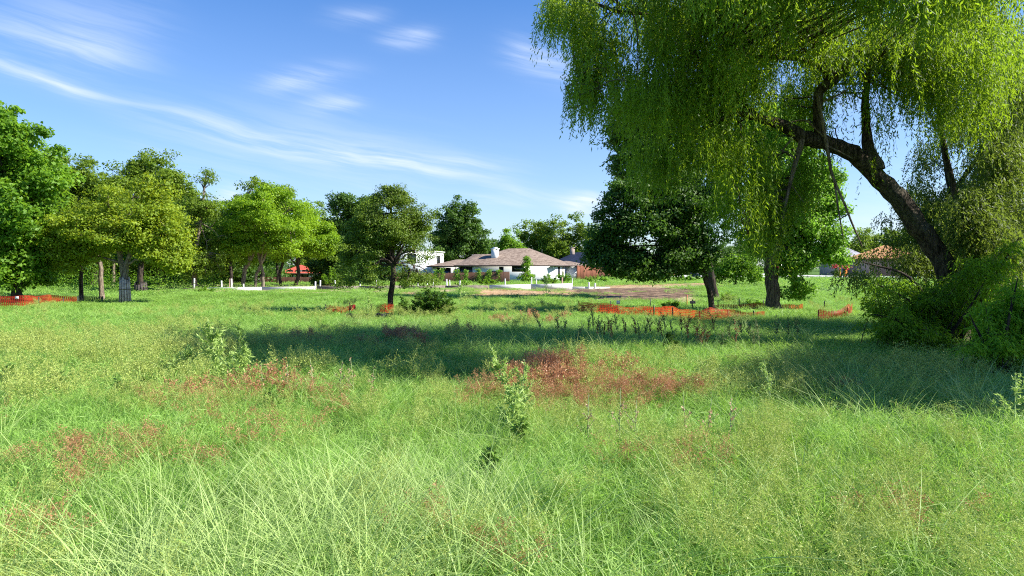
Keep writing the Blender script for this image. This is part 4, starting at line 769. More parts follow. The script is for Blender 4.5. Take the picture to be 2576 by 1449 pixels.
net_fence('silt_fence', 'black silt fence fabric beside the orange mesh at the wood edge', [(196, 51), (222, 51.3), (258, 51.8)], [748, 747, 748], [762, 759, 758], [(196, 51, 745, 765, 0), (258, 51.8, 745, 762, 0)], 10, cat='silt fence', m=M_BLACK)
def slab(name, label, cat, px0, px1, py0, py1, d, m, th=.02, parts=None):
    mb = MB(); x0, x1 = X(px0, d), X(px1, d); mb.box(-(x1-x0)/2, (x1-x0)/2, -th/2, th/2, H(py1, d)-Z((x0+x1)/2, d), H(py0, d)-Z((x0+x1)/2, d)); o = mb.build(name, m); o.location = ((x0+x1)/2, d, Z((x0+x1)/2, d)); return tag(o, label, cat)
def sign(label, px0, px1, py0, py1, d, m):
    x = X((px0+px1)/2, d); o = empty('sign', (x, d, Z(x, d)), label, 'sign'); w_ = (px1-px0)/2*d/F; mb = MB(); z0 = o.location[2]; mb.box(-w_, w_, -.01, .01, H(py1, d)-z0, H(py0, d)-z0); mb.build('panel', m, o)
    for s_ in (-.5, .5): mb = MB(); mb.tube([(w_*s_, .02, -.1), (w_*s_, .02, H(py0, d)-z0-.03)], .008, 5); mb.build('wire_leg', M_POST, o)
sign('small white sign fixed over the orange mesh at the wood edge', 37, 46, 746, 752, 38.2, M_METALW)
sign('small faded pink sign on wire legs behind the orange fence', 1736, 1750, 757, 764, 36.5, flat('pink_sign', (.50, .33, .30), .7))
sign('small pale grey sign above the near end of the long orange fence', 1551, 1560, 756, 765, 34.5, flat('grey_sign', (.62, .62, .70), .7))
# black silt strip lying in the grass, red cloth on stake
mb = MB(); xs = np.linspace(870, 985, 24); 
V = []
for k, px in enumerate(xs): x = X(px, 30.0); z = Z(x, 30.0); V += [(x, 30.0+.05*math.sin(k), z), (x, 30.0+.08*math.sin(k*1.3), z+.36+.03*math.sin(k*.9)), (x, 30.3, z+.33+.02*math.sin(k*.7)), (x, 30.3, z)]
V = np.array(V); Q = []
for k in range(23): Q += [(4*k+j, 4*k+4+j, 4*k+5+j, 4*k+1+j) for j in range(3)]
o_ = V[0].copy(); mb.add(V-o_, Q); o = mb.build('silt_sock', M_BLACK); o.location = o_; tag(o, 'collapsed black silt fabric strip lying in the grass before the cedar', 'silt fence')
rc = empty('marker_stake', P(878, 32), 'steel stake with a dark red cloth hung on it, before the cedar', 'stake'); mb = MB(); mb.tube([(0, 0, -.2), (.01, 0, H(762, 32)-rc.location[2])], .015, 6); mb.build('stake', M_POST, rc)
mb = MB(); g = []; 
for i in range(7):
    for j in range(6): g.append((.02+i*.048, -.03+.03*math.sin(i*1.3+j*.6), H(767, 32)-rc.location[2]-j*.05-.02*math.sin(i)))
mb.add(g, [(i*6+j, i*6+6+j, i*6+7+j, i*6+1+j) for i in range(6) for j in range(5)]); mb.build('cloth', M_RED, rc)
# plank guards
def guard(px, d, r, py0, py1, parent_label, m, n=13):
    x, y, z = P(px, d); o = empty('trunk_guard', (x, y, z), parent_label, 'tree guard'); mb = MB(); rs = np.random.RandomState(int(px))
    for i in range(n):
        a = 2*math.pi*i/n; c, s = math.cos(a), math.sin(a); w_ = r*math.pi/n*.8; h0, h1 = -.2, H(py0, d)-z+rs.uniform(-.15, .12); f = 1.15; q = r*.9
        A = lambda rr, w, zz, t: (c*(rr+t)-s*w, s*(rr+t)+c*w, zz)
        mb.add([A(r*f, -w_, h0, 0), A(r*f, w_, h0, 0), A(r*f, w_, h0, .03), A(r*f, -w_, h0, .03), A(q, -w_, h1, 0), A(q, w_, h1, 0), A(q, w_, h1, .03), A(q, -w_, h1, .03)], [(0,3,2,1),(4,5,6,7),(0,1,5,4),(1,2,6,5),(2,3,7,6),(3,0,4,7)])
    mb.build('planks', m, o)
    bd = MB(); th = np.linspace(0, 2*math.pi, 20); bd.tube(np.stack([np.cos(th)*(r*1.08+.04), np.sin(th)*(r*1.08+.04), np.full(20, .9)], 1), .015, 4); bd.build('strap', M_POST, o)
guard(314, 43.4, .29, 700, 758, 'weathered pale planks strapped round the forked yellow elm trunk', flat('pale_plank', (.46, .37, .33), .85, var=.35, sc=5))
guard(354, 60, .50, 712, 748, 'dark boards strapped round the trunk beside the planked elm', flat('dark_plank', (.07, .06, .055), .85, var=.35, sc=5))
# navy bin
bn = empty('wheelie_bin', P(1749, 102), 'navy blue wheeled bin at the street edge behind the leaning trunk', 'bin'); zb = bn.location[2] = H(698, 102)
mb = MB(); hgt = H(685, 102)-zb; mb.add([(-.5, -.4, .08), (.5, -.4, .08), (.5, .4, .08), (-.5, .4, .08), (-.6, -.5, hgt*.88), (.6, -.5, hgt*.88), (.6, .5, hgt*.88), (-.6, .5, hgt*.88)], [(0,3,2,1),(4,5,6,7),(0,1,5,4),(1,2,6,5),(2,3,7,6),(3,0,4,7)]); mb.build('body', M_NAVY, bn)
mb = MB(); mb.add([(-.66, -.58, hgt*.885), (.66, -.58, hgt*.885), (.66, .55, hgt*.9), (-.66, .55, hgt*.9), (-.6, -.5, hgt*.93), (.6, -.5, hgt*.93), (.6, .5, hgt*1.02), (-.6, .5, hgt*1.02)], [(0,3,2,1),(4,5,6,7),(0,1,5,4),(1,2,6,5),(2,3,7,6),(3,0,4,7)]); mb.build('lid', M_BLACK, bn)
for s_ in (-.5, .5): mb = MB(); mb.tube([(s_-.04, .42, .12), (s_+.04, .42, .12)], .12, 12); mb.build('wheel', M_BLACK, bn)
# red car
M_CARP = mat('red_paint', lambda nb: princ(nb, (.42, .02, .045), .25, spec=.6))
cr = empty('parked_car', (X(1962, 112), 112, H(686, 112)), 'red car parked beyond the street, half hidden behind the ivy clad trunk', 'car', rz=R(18)); W_ = .88
prof = [(-2.1, .35), (-2.15, .75), (-2.0, .98), (-1.75, 1.05), (-1.35, 1.42), (-.2, 1.5), (.55, 1.38), (1.15, 1.02), (1.95, .88), (2.12, .62), (2.1, .35)]
def ext(mb, pf, y0, y1, taper=0.):
    n = len(pf); V = [(x, y0+(taper if z > 1.06 else 0), z) for x, z in pf]+[(x, y1-(taper if z > 1.06 else 0), z) for x, z in pf]
    mb.add(V, [tuple(range(n)), tuple(range(2*n-1, n-1, -1))]+[(i, i+n, (i+1) % n+n, (i+1) % n) for i in range(n)])
mb = MB(); ext(mb, prof, -W_, W_, .14); mb.build('body', M_CARP, cr)
for s_ in (-1, 1):
    mb = MB(); ext(mb, [(-1.35, 1.08), (-1.2, 1.38), (-.25, 1.43), (.45, 1.33), (.95, 1.08)], s_*(W_-.02)-.02, s_*(W_-.02)+.0)
    g = mb.build('side_window', M_GLASS, cr)
    for x in (-1.35, 1.3):
        mb = MB(); mb.tube([(x, s_*(W_-.15), .34), (x, s_*(W_+.02), .34)], .34, 18); wh = mb.build('wheel', M_BLACK, cr)
        mb = MB(); mb.tube([(x, s_*(W_+.015), .34), (x, s_*(W_+.035), .34)], .2, 14); mb.build('rim', flat('alloy', (.5, .5, .52), .3, .8), wh)
for s_ in (-.6, .6): mb = MB(); mb.box(-2.17, -2.08, s_-.17, s_+.17, .72, .88); mb.build('tail_light', flat('lamp_red', (.5, .02, .02), .2), cr)
# delineators and red flowering bush
for k, px in enumerate((2112, 2128)):
    d = 116.; mb = MB(); z0 = H(697, d); x = X(px, d); hgt = H(673+6*(k == 1), d)-z0; mb.tube([(0, 0, 0), (0, 0, hgt*.5), (0, 0, hgt)], [.22, .18, .15], 10); mb.tube([(0, 0, -.02), (0, 0, .08)], .35, 10); o = mb.build('traffic_post', flat('orange_plastic', (.85, .30, .05), .5)); o.location = (x, d, z0)
    tag(o, ['taller orange post beyond the street, before the grey roofed house', 'shorter orange post beyond the street, beside the taller one'][k], 'traffic post', 'orange posts beyond the street')
M_REDF = leafmat('red_petals', (.45, .02, .02), (.80, .06, .05), (.8, .1, .08), .3)
o = shrub('flowering_bush', 'bush with red blossom beyond the street, beside the orange posts', 2108, 115, 34, 34, 16, LM_DARK, 560, .22, 'bush'); rs = np.random.RandomState(3); n = 200
c = np.array([(-.6, 0, 1.9), (.2, -.1, 2.2), (.9, 0, 1.8), (1.5, 0, 1.7)])[rs.randint(4, size=n)]+rs.randn(n, 3)*.2; nm = unit(rs.randn(n, 3)); mb = MB(); leaves(mb, c, unit(np.cross(nm, rs.randn(n, 3))), nm, .22, .2, rs.rand(n)); mb.build('blossom', M_REDF, o)

# ------------------------------------------------------------------ grass (stuff)
def grassmat(name, c0, c1, tip, tr, trc, big=None):
    """blade colours differ from patch to patch (species and dryness), never with the light"""
    def bld(nb):
        pos = geopos(nb); r = nb.node('ShaderNodeObjectInfo').outputs['Random']; t = nb.node('ShaderNodeAttribute', attribute_name='tint').outputs['Fac']
        n = nb.noise(pos, .16, 3); n2 = nb.noise(pos, .9, 3)
        c = nb.mix(nb.m('ADD', nb.m('MULTIPLY', r, .35), nb.m('MULTIPLY', nb.mapr(n2, .3, .7), .65)), c0, c1)
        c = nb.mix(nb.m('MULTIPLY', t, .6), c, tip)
        if big:
            c = nb.mix(nb.m('MULTIPLY', nb.mapr(n, .45, .62), .5), c, big); c = nb.mix(nb.m('MULTIPLY', nb.mapr(nb.noise(pos, 5., 2), .58, .72), .55), c, (.34, .33, .13)); c = nb.mix(nb.m('MULTIPLY', nb.mapr(nb.noise(pos, .5, 4), .5, .66), .45), c, (.08, .19, .012))
        d = princ(nb, c, .5, spec=.35); tn = nb.node('ShaderNodeBsdfTranslucent'); nb.L.new(nb.mix(.5, c, trc), tn.inputs[0])
        mx = nb.node('ShaderNodeMixShader'); mx.inputs[0].default_value = tr; nb.L.new(d, mx.inputs[1]); nb.L.new(tn.outputs[0], mx.inputs[2]); return mx.outputs[0]
    return mat(name, bld)
GM = grassmat('grass_green', (.12, .285, .018), (.27, .50, .06), (.52, .71, .24), .42, (.42, .72, .06), (.33, .48, .11))
GP = grassmat('grass_pale', (.24, .41, .07), (.40, .55, .15), (.60, .70, .30), .35, (.42, .66, .15))
GH = grassmat('seed_green', (.27, .38, .065), (.40, .48, .11), (.48, .52, .15), .3, (.5, .6, .10))
GR = grassmat('seed_red', (.34, .12, .06), (.50, .24, .12), (.56, .36, .18), .3, (.7, .32, .14))
def blades(n, rad, h0, h1, w0, lean, seed, bend=.5, seg=3):
    rs = np.random.RandomState(seed); r = rad*np.sqrt(rs.rand(n)); a = rs.rand(n)*6.283; bx, by = r*np.cos(a), r*np.sin(a); h = rs.uniform(h0, h1, n); la = rs.rand(n)*6.283; ln = rs.rand(n)**.8*lean; bn_ = bend*(.3+rs.rand(n))
    tw = la+rs.randn(n)*.8; sx, sy = -np.sin(tw), np.cos(tw); V = []; T = []; w = w0*(.6+.8*rs.rand(n))
    for k in range(seg+1):
        f = k/seg; out = h*(ln*f+bn_*f*f*.9); up = h*(f-.42*bn_*f*f*f); cx = bx+np.cos(la)*out; cy = by+np.sin(la)*out
        ww = w*(1-f**1.6)*.5+w*.03
        V.append(np.stack([cx-sx*ww, cy-sy*ww, up], 1)); V.append(np.stack([cx+sx*ww, cy+sy*ww, up], 1)); T += [np.full(n, f), np.full(n, f)]
    V = np.stack(V, 1).reshape(-1, 3); T = np.stack(T, 1).ravel(); m_ = 2*(seg+1); b0 = np.arange(n)[:, None]*m_; q = []
    for k in range(seg): q.append(np.stack([b0[:, 0]+2*k, b0[:, 0]+2*k+1, b0[:, 0]+2*k+3, b0[:, 0]+2*k+2], 1))
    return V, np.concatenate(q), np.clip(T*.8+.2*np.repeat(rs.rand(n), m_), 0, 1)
def tuft(n, rad, h0, h1, w0, lean, seed, bend, seg, nbits, bl, bw):
    V0, F0, T0 = blades(n, rad, h0, h1, w0, lean, seed, bend, seg); mb = MB(); mb.add(V0, F0, T0); rs = np.random.RandomState(seed+9)
    m_ = 2*(seg+1); B = V0.reshape(n, m_, 3); i = rs.randint(n, size=nbits); k = rs.randint(1, seg, size=nbits)*2; p = B[i, k]+(B[i, k+2]-B[i, k])*rs.rand(nbits)[:, None]
    a = unit(rs.randn(nbits, 3)+np.array([0, 0, .35])); nm = unit(np.cross(a, rs.randn(nbits, 3))); leaves(mb, p, a, nm, bl*(.5+rs.rand(nbits)), bw*(.6+.8*rs.rand(nbits)), rs.rand(nbits), .1)
    return np.concatenate(mb.V), np.concatenate(mb.L).reshape(-1, 4), np.concatenate(mb.T)
def panicles(n, rad, h0, h1, w, seed, nb=26, sp=.13):
    """airy seed heads: a fine stem and a cloud of thin side branches with seed dots"""
    rs = np.random.RandomState(seed); V0, F0, T0 = blades(n, rad, h0, h1, w*1.1, .35, seed, .35, 3)
    mb = MB(); mb.add(V0, F0, T0); r = []
    tips = V0.reshape(n, 8, 3)[:, 6]; mids = V0.reshape(n, 8, 3)[:, 4]
    i = np.repeat(np.arange(n), nb); f = rs.rand(len(i)); p = mids[i]+(tips-mids)[i]*(f*1.1)[:, None]; a = unit(rs.randn(len(i), 3)+np.array([0, 0, .5])); L = sp*(1.15-f*.6)*(.5+rs.rand(len(i)))
    nm = unit(np.cross(a, rs.randn(len(i), 3))); leaves(mb, p, a, nm, L, w*.9, rs.rand(len(i)))
    tp = p+a*L[:, None]; for_ = unit(rs.randn(len(i), 3)); leaves(mb, tp, for_, unit(np.cross(for_, rs.randn(len(i), 3))), w*5, w*3.2, rs.rand(len(i)))
    q = p+a*(L*.6)[:, None]; for_ = unit(rs.randn(len(i), 3)); leaves(mb, q, for_, unit(np.cross(for_, rs.randn(len(i), 3))), w*7, w*1.6, rs.rand(len(i)))
    return np.concatenate(mb.V), np.concatenate(mb.L).reshape(-1, 4), np.concatenate(mb.T)
def proto(name, data, m):
    V, Fq, T = data; me = mesh_np(name, V, Fq, np.full(len(Fq), 4), T); me.materials.append(m); return bpy.data.objects.new(name, me)
def scatter(name, label, x, y, scl, protos, seed, tilt=.12, pick=None):
    rs = np.random.RandomState(seed); n = len(x); me = bpy.data.meshes.new(name); me.vertices.add(n); me.vertices.foreach_set('co', np.stack([x, y, zt(x, y)-.01], 1).astype(np.float32).ravel())
    at = me.attributes.new('rot', 'FLOAT_VECTOR', 'POINT'); at.data.foreach_set('vector', np.stack([rs.randn(n)*tilt, rs.randn(n)*tilt, rs.rand(n)*6.283], 1).astype(np.float32).ravel())
    at = me.attributes.new('scl', 'FLOAT_VECTOR', 'POINT'); at.data.foreach_set('vector', np.stack([np.ones(n), np.ones(n), scl], 1).astype(np.float32).ravel())
    at = me.attributes.new('pick', 'INT', 'POINT'); at.data.foreach_set('value', (rs.randint(len(protos), size=n) if pick is None else pick).astype(np.int32))
    o = bpy.data.objects.new(name, me); COL.objects.link(o); ng = bpy.data.node_groups.new(name, 'GeometryNodeTree')
    ng.interface.new_socket('Geometry', in_out='INPUT', socket_type='NodeSocketGeometry'); ng.interface.new_socket('Geometry', in_out='OUTPUT', socket_type='NodeSocketGeometry')
    N, L = ng.nodes, ng.links; gi = N.new('NodeGroupInput'); go_ = N.new('NodeGroupOutput'); jn = N.new('GeometryNodeJoinGeometry')
    for p in reversed(protos):
        oi = N.new('GeometryNodeObjectInfo'); oi.inputs['Object'].default_value = p; ti = N.new('GeometryNodeGeometryToInstance'); L.new(oi.outputs['Geometry'], ti.inputs[0]); L.new(ti.outputs[0], jn.inputs[0])
    ip = N.new('GeometryNodeInstanceOnPoints'); L.new(gi.outputs[0], ip.inputs['Points']); L.new(jn.outputs[0], ip.inputs['Instance']); ip.inputs['Pick Instance'].default_value = True
    def na(nm, dt):
        q = N.new('GeometryNodeInputNamedAttribute'); q.data_type = dt; q.inputs['Name'].default_value = nm; return [s for s in q.outputs if s.enabled][0]
    er = N.new('FunctionNodeEulerToRotation'); L.new(na('rot', 'FLOAT_VECTOR'), er.inputs[0]); L.new(er.outputs[0], ip.inputs['Rotation']); L.new(na('scl', 'FLOAT_VECTOR'), ip.inputs['Scale']); L.new(na('pick', 'INT'), ip.inputs['Instance Index'])
    L.new(ip.outputs[0], go_.inputs[0]); md_ = o.modifiers.new('scatter', 'NODES'); md_.node_group = ng
    return tag(o, label, None, None, 'stuff')
def fan(n, d0, d1, seed, half=46, pxlim=None):
    rs = np.random.RandomState(seed); d = np.sqrt(rs.uniform(d0*d0, d1*d1, n)); a = np.radians(rs.uniform(-half, half, n)); return d*np.sin(a), d*np.cos(a)
def keepgrass(x, y, rs):
    c, k, s = dirt_masks(x, y); u = rs.rand(len(x)); return ~((c > .5) & (u > .06) | (k > .5) & (u > .02) | (s > .5) & (u > .28))
def hgt(x, y, seed): return np.interp(np.hypot(x, y), [10, 22, 34, 50], [1., .80, .45, .34])*(.62+.7*fnoise(x, y, .28, seed)+.25*(fnoise(x, y, 1.1, seed+1)-.5))
rs = np.random.RandomState(5)
near_p = [proto('near_tuft', tuft(85, .27, .16, .56, .0085, .8, 700+i, .8, 4, 95, .13, .0075), GM) for i in range(7)]
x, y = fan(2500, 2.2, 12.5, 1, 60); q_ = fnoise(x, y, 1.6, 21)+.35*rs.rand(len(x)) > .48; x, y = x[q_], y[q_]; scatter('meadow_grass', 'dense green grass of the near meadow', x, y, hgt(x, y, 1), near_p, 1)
GD = grassmat('grass_dry', (.34, .30, .12), (.52, .46, .24), (.58, .52, .30), .3, (.6, .5, .25)); near_p[0] = proto('dry_tuft', tuft(46, .25, .20, .50, .006, .9, 779, .9, 4, 30, .10, .006), GD)
mid_p = [proto('mid_tuft', tuft(105, .50, .18, .58, .013, .7, 720+i, .7, 3, 70, .15, .012), GM) for i in range(7)]
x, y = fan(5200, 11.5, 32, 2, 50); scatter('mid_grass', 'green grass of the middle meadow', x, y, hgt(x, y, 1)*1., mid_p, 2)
far_p = [proto('far_tuft', blades(150, .9, .25, .52, .022, .5, 740+i, .6, 3), GM) for i in range(6)]
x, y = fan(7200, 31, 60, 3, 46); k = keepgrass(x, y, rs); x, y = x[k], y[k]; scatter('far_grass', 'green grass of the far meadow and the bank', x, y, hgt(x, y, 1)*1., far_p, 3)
back_p = [proto('back_tuft', blades(150, 1.6, .15, .36, .05, .5, 760+i, .6, 2), GM) for i in range(4)]
x, y = fan(5200, 60, 118, 4, 44); k = keepgrass(x, y, rs) & ~((np.abs(y-125) < 19) & (x > X(1600, 118))); x, y = x[k], y[k]; scatter('back_grass', 'rough green grass behind the curb', x, y, .28+.3*rs.rand(len(x)), back_p, 4)
# pale coarse tall grass
coarse = [proto('coarse_tuft', blades(34, .16, .55, 1.0, .009, .75, 780+i, .8, 6), GP) for i in range(6)]
x1, y1 = fan(620, 3.2, 26, 5, 52); kk = fnoise(x1, y1, .35, 8) > .53; x1, y1 = x1[kk], y1[kk]
x2 = rs.randn(170)*.85-1.35; y2 = rs.uniform(3.5, 6.4, 170); x3 = rs.randn(14)*.5-3.2; y3 = rs.uniform(3.6, 4.6, 14); x4 = rs.randn(60)*1.6+6.2; y4 = rs.uniform(7.5, 12, 60)
x = np.concatenate([x1, x2, x3, x4]); y = np.concatenate([y1, y2, y3, y4]); scatter('tall_grass', 'pale tall arching grass blades', x, y, .65+.35*rs.rand(len(x)), coarse, 5, .2)
# airy seed heads
def patchdens(x, y, spots):
    w_ = np.zeros(len(x))
    for (px, d, rx, ry, s_) in spots: w_ += s_*np.exp(-(((x-X(px, d))/rx)**2+((y-d)/ry)**2))
    return w_
def D(py, h=.45): return (CAMZ-h)*F/(py-HY)
RED = [(1390, D(915), .95, 1.0, 1.6), (1500, D(955), .9, .8, 1.3), (1270, D(950), .5, .7, .8), (900, D(842), 1.9, .6, 1.7), (960, D(856), 1.0, .4, .8), (560, D(985), .9, .9, .55), (720, D(1010), .6, .6, .3), (1560, D(1110), .9, .8, .16), (200, D(1330), .4, .4, .45), (1240, D(1320), .3, .4, .3),
       (1700, D(950), 1.2, .5, .2), (1280, D(792), 1.2, .5, .6), (140, D(1110), .8, .9, .16), (1420, D(1200), .6, .6, .2), (1080, D(1260), .4, .5, .12)]
PALE = [(150, D(860), 5, 5, 1.2), (330, D(900), 3, 2.4, .8), (60, D(960), 2.5, 2, .7), (1300, D(900), .9, 1.6, .8), (1330, D(1000), 1., 1.4, .8), (2000, D(1180), 2.6, 2.4, .75), (1900, D(1350), 2., .9, .8), (2300, D(1200), 2., 2., .5), (500, D(880), 2.5, 1.4, .5), (900, D(1000), 3, 2, .35), (1000, D(780), 12, 4, .25), (2000, D(930), 7, 3.5, .75), (1700, D(900), 4, 2., .4),(700, D(860), 6, 2., .6), (400, D(1350), 1.2, 1., .5), (2450, D(1300), 1.4, 1.5, .5)]
pn_near = [proto('near_panicle', panicles(12, .26, .42, .66, .0028, 800+i, 30, .10), GH) for i in range(5)]
pr_near = [proto('near_red_panicle', panicles(12, .26, .40, .64, .0032, 820+i, 30, .10), GR) for i in range(5)]
pn_mid = [proto('mid_panicle', panicles(14, .45, .42, .70, .0055, 840+i, 26, .13), GH) for i in range(4)]
pr_mid = [proto('mid_red_panicle', panicles(16, .42, .42, .68, .007, 860+i, 26, .13), GR) for i in range(4)]
x, y = fan(5200, 2.6, 12.5, 7, 56); w_ = patchdens(x, y, PALE)*.07+.012; k = rs.rand(len(x)) < w_; scatter('seed_grass', 'airy pale green seed heads over the near meadow', x[k], y[k], .8+.4*rs.rand(k.sum()), pn_near, 7, .15)
x, y = fan(9000, 11.5, 46, 8, 48); w_ = patchdens(x, y, PALE)*.20+.008; k = rs.rand(len(x)) < w_; scatter('far_seed_grass', 'pale seed heads hazing the middle meadow', x[k], y[k], .8+.4*rs.rand(k.sum()), pn_mid, 8, .15)
x, y = fan(5200, 2.6, 12.5, 9, 56); w_ = patchdens(x, y, RED)*.26+.002; k = rs.rand(len(x)) < w_; scatter('red_seed_grass', 'rusty red seed heads in patches over the near meadow', x[k], y[k], .8+.4*rs.rand(k.sum()), pr_near, 9, .15)
x, y = fan(9000, 11.5, 46, 10, 48); w_ = patchdens(x, y, RED)*.42; k = rs.rand(len(x)) < w_; scatter('far_red_seed_grass', 'rusty red seed heads in patches over the middle meadow', x[k], y[k], .8+.4*rs.rand(k.sum()), pr_mid, 10, .15)

# ------------------------------------------------------------------ standing weeds and seed stalks
LM_WEED = leafmat('leaf_weed', (.25, .38, .08), (.46, .60, .18), (.5, .7, .16), .35)
LM_WEEDD = leafmat('leaf_weed_dark', (.10, .20, .03), (.24, .38, .08), (.32, .5, .08), .35)
M_STALK = flat('weed_stalk', (.36, .45, .20), .7)
def weed(name, label, cat, px, d, h, nbr, spread, lm, seed, leaf=.06, dens=26, group=None, lean=(0, 0), lw=.3):
    rs = np.random.RandomState(seed); x, y, z = P(px, d); o = empty(name, (x, y, z), label, cat, group); T = MB(); C = []; A = []
    top = np.array([lean[0]*h, lean[1]*h, h]); main = bez(np.zeros(3), top*np.array([.3, .3, .55]), top, 8); T.tube(main, np.linspace(.009, .003, 8), 5)
    for k in range(nbr):
        f = .2+.75*k/max(1, nbr); p0 = main[int(f*7)]; an = rs.rand()*6.283; L = spread*h*(1.1-f)*(.6+.6*rs.rand()); p2 = p0+np.array([math.cos(an)*L*.75, math.sin(an)*L*.75, L*.8]); l = bez(p0, (p0+p2)/2-np.array([0, 0, L*.08]), p2, 6); T.tube(l, np.linspace(.005, .002, 6), 4)
        for t in rs.rand(dens): q = t*5; i = int(min(4, q)); C.append(l[i]+(l[i+1]-l[i])*(q-i)); A.append(l[i+1]-l[i])
    for t in rs.rand(dens*2): q = .8+t*6.1; i = int(min(6, q)); C.append(main[i]+(main[i+1]-main[i])*(q-i)); A.append(main[i+1]-main[i])
    T.build('stem', M_STALK, o, True); C = np.array(C); A = unit(np.array(A)); a = unit(A*.6+rs.randn(len(C), 3)*.7); nm = unit(np.cross(a, rs.randn(len(C), 3))+np.array([0, 0, .5])); cb = MB(); leaves(cb, C, a, nm, leaf*(.5+rs.rand(len(C))), leaf*lw, rs.rand(len(C))); cb.build('foliage', lm, o); return o
weed('tall_weed', 'tall pale branching weed rising before the shaded grass, tallest near the lime trees side', 'weed', 545, 12.6, 1.35, 16, .5, LM_WEED, 901, .10, 46, 'pale tall weeds', (-.12, 0))
weed('tall_weed', 'tall pale leaning weed with tan tops beside the red grass patch', 'weed', 1300, 9.6, 1.28, 14, .5, LM_WEED, 902, .075, 50, 'pale tall weeds', (-.30, .1))
weed('tall_weed', 'upright pale weed beside the leaning one at the red grass patch', 'weed', 1310, 9.3, 1.12, 12, .35, LM_WEED, 903, .06, 34, 'pale tall weeds', (.05, 0))
weed('tall_weed', 'lower pale bushy weed just below the tall leaning weed', 'weed', 1290, 8.6, .85, 14, .55, LM_WEED, 904, .075, 46, 'pale tall weeds', (0, 0))
weed('tall_weed', 'pale weed spreading beside the tallest pale weed', 'weed', 590, 12.0, .95, 13, .55, LM_WEED, 905, .09, 42, 'pale tall weeds', (.18, 0))
weed('tall_weed', 'soft pale weed before the shaded band, halfway to the meadow edge', 'weed', 470, 12.6, .85, 14, .6, LM_WEED, 906, .09, 42, 'pale tall weeds')
weed('tall_weed', 'pale weed standing alone in the shaded grass under the willow', 'weed', 1945, 10.6, .85, 10, .5, LM_WEED, 907, .05, 26, 'pale tall weeds', (-.15, 0))
weed('tall_weed', 'pale thin weed poking over the slope before the curb', 'weed', 1160, 44, 1.3, 9, .5, LM_WEED, 908, .12, 20, 'pale tall weeds')
weed('tall_weed', 'pale weed on the slope in front of the white house', 'weed', 1375, 47, 1.6, 10, .45, LM_WEED, 909, .13, 20, 'pale tall weeds')
weed('tall_weed', 'pale weed growing in front of the black silt strip', 'weed', 925, 30, 1.15, 11, .45, LM_WEED, 910, .09, 22, 'pale tall weeds')
weed('tall_weed', 'pale weed by the picture edge among the coarse grass under the willow bush', 'weed', 2560, 8.2, .95, 11, .5, LM_WEED, 911, .06, 26, 'pale tall weeds')
weed('tall_weed', 'dark weed behind the tallest pale weed, in the shaded band', 'weed', 600, 15., 1.1, 11, .5, LM_WEEDD, 912, .08, 24, 'pale tall weeds')
for k, (px, py, lab) in enumerate([(140, 985, 'dark thistle clump in the pale grass nearest the picture edge'), (300, 1010, 'dark thistle clump beside the red tinged grass, wider of two'), (365, 1000, 'dark thistle clump touching the wide one'), (680, 1020, 'small grey-green thistle between the two red tinged patches'), (1315, 1110, 'dark leafy weed below the tall leaning weed'), (1240, 1190, 'low broadleaf weed with pale stems in the near meadow'), (15, 960, 'dark thistle at the very edge of the picture')]):
    d = D(py, .25); weed('thistle', lab, 'weed', px, d, .55, 12, .55, LM_WEEDD, 930+k, .085, 16, 'dark thistles in the meadow', (0, 0), .5)
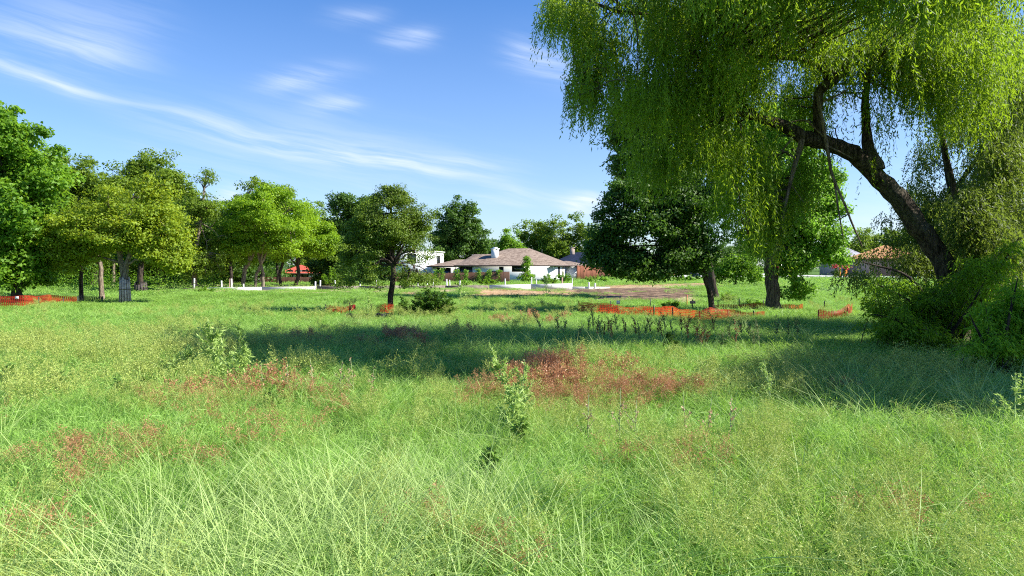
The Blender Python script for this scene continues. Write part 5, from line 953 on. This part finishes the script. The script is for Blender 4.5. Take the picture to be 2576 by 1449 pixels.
# rusty seed stalks
M_SEEDR = leafmat('seed_rust', (.12, .035, .022), (.36, .09, .05), (.45, .12, .06), .2); M_SEEDD = leafmat('seed_dark', (.08, .10, .035), (.20, .23, .08), (.2, .2, .08), .2)
def stalk(px, d, h, seed, m, lean):
    rs = np.random.RandomState(seed); x, y, z = P(px, d); o = empty('seed_stalk', (x, y, z), None, 'seed stalk', 'seed stalks at the shade edge'); T = MB(); C = []
    top = np.array([lean*h, rs.uniform(-.1, .1)*h, h]); main = bez(np.zeros(3), np.array([lean*.2*h, 0, h*.6]), top, 7); T.tube(main, np.linspace(.008, .003, 7), 4)
    for k in range(7):
        p0 = main[3+k % 4]; an = rs.rand()*6.283; L = .12+.14*rs.rand(); p2 = p0+np.array([math.cos(an)*.12, math.sin(an)*.12, L]); T.tube([p0, (p0+p2)/2, p2], [.004, .003, .002], 4)
        for t in rs.rand(16): C.append(p0+(p2-p0)*t)
    for t in rs.rand(60): q = 3+t*2.99; i = int(q); C.append(main[i]+(main[i+1]-main[i])*(q-i))
    C = np.array(C)+rs.randn(len(C), 3)*.010; T.build('stem', M_STALK, o, True); a = unit(rs.randn(len(C), 3)+np.array([0, 0, .8])); nm = unit(np.cross(a, rs.randn(len(C), 3))); cb = MB(); leaves(cb, C, a, nm, .042, .02, rs.rand(len(C))); cb.build('seed_head', m, o); return o
st_px = [1368, 1408, 1416, 1446, 1480, 1494, 1502, 1512, 1520, 1532, 1540, 1556, 1572, 1600, 1612, 1622, 1640, 1655, 1668, 1676, 1700, 1716, 1730, 1738, 1752, 1764, 1776, 1800, 1818, 1836, 1852, 1866, 1884, 1900, 1914, 1950, 1985, 2010]
ordn = ['1st', '2nd', '3rd']+['%dth' % i for i in range(4, 21)]+['21st', '22nd', '23rd']+['%dth' % i for i in range(24, 31)]+['31st']+['32nd', '33rd']+['%dth' % i for i in range(34, 60)]
for k, px in enumerate(st_px):
    r = random.Random(k*7+1); red = k in (9, 10, 13, 16, 17, 18, 21, 22, 23, 27, 30) or (1500 < px < 1800 and r.random() < .4); ln = {0: -.35, 3: .3}.get(k, r.uniform(-.16, .16)); h = r.uniform(.72, 1.05)
    o = stalk(px, 19.3+r.uniform(-1.2, 1.4), h*.86, 1000+k, M_SEEDR if red else M_SEEDD, ln)
    o['label'] = ('rust red' if red else 'dark brown') + (' leaning' if abs(ln) > .2 else ' upright' if abs(ln) < .06 else ' slanting') + ' seed stalk, ' + ordn[k] + ' of the row counted from the cedar'
# small pinkish flower heads along the near grass crest
LM_PINK = leafmat('dry_pink_heads', (.42, .24, .16), (.66, .42, .30), (.6, .4, .25), .3)
pk = [(660, 'first'), (720, 'second'), (790, 'third'), (850, 'fourth'), (890, 'fifth'), (930, 'sixth')]; pk2 = [(1560, 'first'), (1600, 'second'), (1730, 'third'), (1780, 'fourth'), (1840, 'fifth'), (1480, 'sixth')]
for k, (px, od) in enumerate(pk+pk2):
    d = 11.2 if k < 6 else 8.4; r = random.Random(k+50); o = weed('dry_flower', ('dry pinkish flower stalk before the shaded band, %s of the six on the cedar side' if k < 6 else 'dry pinkish flower stalk on the crest below the red grass, %s of the six') % od, 'flower', px, d, r.uniform(.72, .88), 6, .4, LM_PINK, 1100+k, .03, 10, 'dry pinkish flowers', (r.uniform(-.1, .1), 0), .7)
